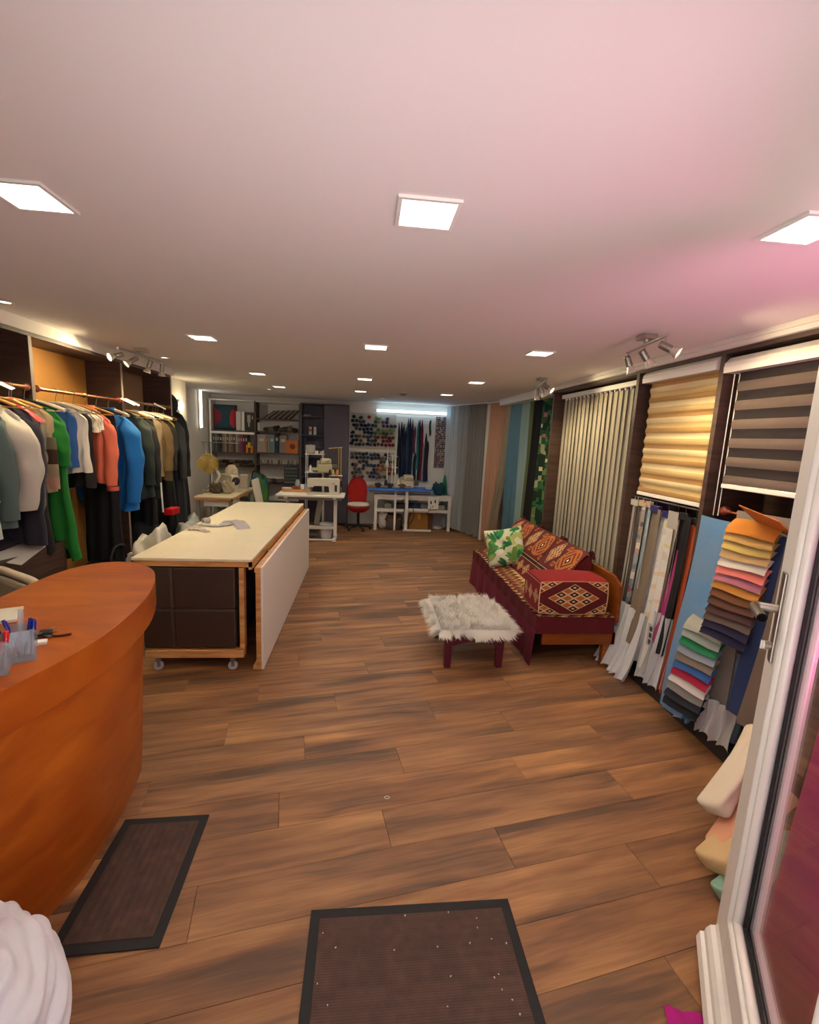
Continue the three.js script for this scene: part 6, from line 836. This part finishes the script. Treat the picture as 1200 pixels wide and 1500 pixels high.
// ---------------------------------------------------------------- thread wall
{
  const Zw = -9.249, board = (label, x0, x1, y0, y1) => { const t = thing('thread_board', label, 'thread rack', [0, 0, Zw]); mesh('board', span(x0, x1, y0, y1, 0.001, 0.012, 0.002), cm(0xbfb8ad, 0.7), t); return t; };
  const bu = board('upper white thread board full of cones beside the slate cabinet', -0.33, 0.58, 1.57, 2.24), bl = board('lower white thread board with scattered cones above the red chair', -0.33, 0.58, 0.88, 1.49);
  const rail = mesh('ledge', span(-0.33, 0.58, 1.545, 1.575, 0.012, 0.06, 0.003), cm(0xc8bea6, 0.6), bu);
  const spoolG = turn(cone(0.035, 0.10), Math.PI / 2), pinG = rod([0, 0, 0], [0, 0, 0.10], 0.003, 5), r = rng(99);
  const pick = (x, y, up) => { const u = (x + 0.33) / 0.91, v = up ? (y - 1.57) / 0.67 : (y - 0.88) / 0.61, k = r();
    if (up) { if (u > 0.28 && u < 0.45 && v > 0.75) return [0xb8474a, 'red']; if (u < 0.12) return [0x1b1d24, 'black']; if (u > 0.25 && u < 0.5 && v > 0.35) return k < 0.8 ? [0x1e2a54, 'navy'] : [0x3a3f48, 'slate']; if (u > 0.6 && v < 0.35) return k < 0.6 ? [0x8d2a36, 'crimson'] : [0x5a2c3a, 'wine']; if (u > 0.7 && v > 0.6) return k < 0.6 ? [0x5a3a6a, 'violet'] : [0x3c3350, 'dark violet']; if (u > 0.55 && v > 0.3) return k < 0.6 ? [0x3f6a44, 'green'] : [0x8a9a5a, 'lime']; return [[0x4a4c52, 'grey'], [0x23262e, 'charcoal'], [0x6a5a4a, 'brown'], [0x3a5a6a, 'teal']][k * 4 | 0]; }
    if (u > 0.3 && u < 0.45 && v < 0.45) return [0xc25a2c, 'orange']; if (u > 0.6 && v > 0.2 && v < 0.6) return k < 0.6 ? [0xb9683c, 'rust'] : [0x8a4a34, 'brown']; if (u > 0.3 && u < 0.6) return k < 0.5 ? [0x2a4a7a, 'blue'] : [0x38404c, 'slate']; return [[0x22242a, 'black'], [0x5c4a3c, 'brown'], [0x6a6f74, 'grey'], [0x55625a, 'grey-green']][k * 4 | 0]; };
  const put = (up, x, y) => { const [c, n] = pick(x, y, up), o = thing('thread_spool', `${n} thread cone on the ${up ? 'upper' : 'lower'} thread board`, 'thread', [x, y, Zw + 0.012], 0, `thread cones on the ${up ? 'upper' : 'lower'} board`); const p = mesh('pin', pinG, M.steel, o), s = mesh('cone', spoolG, cm(c, 0.8), o); s.position.z = 0.008; o.rotation.set(0.25 - 0.3 * r(), (r() - 0.5) * 0.9, 0); };
  for (let j = 0; j < 8; j++) for (let i = 0; i < 12; i++) { const x = -0.285 + i * 0.0745 + (j % 2) * 0.02, y = 1.63 + j * 0.075; if (x > 0.56 || r() < 0.12 || (j > 5 && i > 2 && r() < 0.35)) continue; put(true, x, y + (r() - 0.5) * 0.02); }
  for (let j = 0; j < 7; j++) for (let i = 0; i < 12; i++) { const x = -0.285 + i * 0.0745 + (j % 2) * 0.02, y = 0.98 + j * 0.076; if (x > 0.56 || r() < 0.26) continue; put(false, x, y + (r() - 0.5) * 0.02); }
  // zips on hooks
  one('zip_rail', [rod([0.60, 2.20, Zw + 0.05], [1.38, 2.20, Zw + 0.05], 0.006)], M.white, 'white rail carrying the hanging zips under the LED tube', 'rail');
  const zc = [[0x161c2c, 'black', 0.64, 2.08, 1.05], [0x141b34, 'navy', 0.69, 2.10, 0.98], [0x182444, 'dark blue', 0.735, 2.06, 1.0], [0x1a2238, 'ink blue', 0.785, 2.0, 0.96], [0x2b3f5c, 'slate blue', 0.83, 2.17, 0.95], [0x132038, 'midnight', 0.87, 2.18, 0.93], [0x22304a, 'steel blue', 0.915, 2.16, 0.95], [0x74304a, 'wine pink', 0.96, 2.02, 1.48], [0x1d2a44, 'blue black', 0.985, 1.5, 0.95], [0x147a86, 'turquoise', 1.035, 2.15, 1.15], [0x1a2030, 'charcoal', 1.065, 2.16, 0.94], [0x6e1a30, 'burgundy', 1.11, 2.16, 0.93], [0x8d8d92, 'silver grey', 1.15, 1.7, 0.92], [0x1c2438, 'dark navy', 1.195, 1.9, 0.92], [0x23202e, 'plum black', 1.235, 1.75, 0.93], [0x27342e, 'green black', 1.27, 2.17, 1.85]];
  zc.forEach(([c, n, x, yt, yb], i) => { const o = thing('zip_bundle', `${n} zips hanging in a strip on the thread wall`, 'zip', [x, 0, Zw + 0.05], 0, 'zip strips on the thread wall'), w = 0.021 + 0.004 * (i % 3); mesh('tapes', grid(6, 24, (u, v) => { const d = 1 - v, s = (u - 0.5) * 2, k = Math.min(1, 0.25 + d * 5); return [s * w * k + 0.006 * Math.sin(d * 6 + i), lerp(yb, yt, v) + 0.02 * Math.sin(s * 5 + i) * d, 0.02 - 0.018 * s * s + 0.004 * Math.sin(s * 8 + i)]; }), cloth(c), o); mesh('loop', rod([0, yt - 0.01, 0.005], [0, 2.2, 0], 0.0025, 6), M.white, o); });
  // rack of small spools
  const rk = thing('bobbin_rack', 'tall rack of many-coloured little spools beside the sheer curtain', 'thread rack', [0, 0, Zw]); mesh('board', span(1.385, 1.62, 1.20, 2.24, 0.001, 0.01, 0.002), cm(0x9c978f, 0.7), rk); for (let j = 0; j < 25; j++) mesh('row_rail', span(1.39, 1.615, 1.222 + j * 0.0405, 1.226 + j * 0.0405, 0.01, 0.04), M.white, rk);
  const bob = turn(merge([cyl(0.0105, 0.0105, 0.028, 0, 0.002, 0, 8), cyl(0.0135, 0.0135, 0.003, 0, 0, 0, 8), cyl(0.0135, 0.0135, 0.003, 0, 0.03, 0, 8)]), 0, 0, 0), bc = [[0x8a3a4c, 'rose'], [0x2c3050, 'navy'], [0xb0a89c, 'beige'], [0x4a2434, 'wine'], [0x39404a, 'slate'], [0x9a5a5a, 'coral'], [0x6c4a74, 'violet'], [0x24222a, 'black'], [0xcfc6bc, 'cream']];
  for (let j = 0; j < 25; j++) for (let i = 0; i < 8; i++) { if (r() < 0.1) continue; const [c, n] = bc[r() * 9 | 0], o = one('small_spool', bob, cm(c, 0.7), `${n} little spool on the many-coloured spool rack`, 'thread', 'little spools on the rack'); o.position.set(1.403 + i * 0.0285, 1.2262 + j * 0.0405, Zw + 0.0256); }
}
renderer.render(scene, camera);
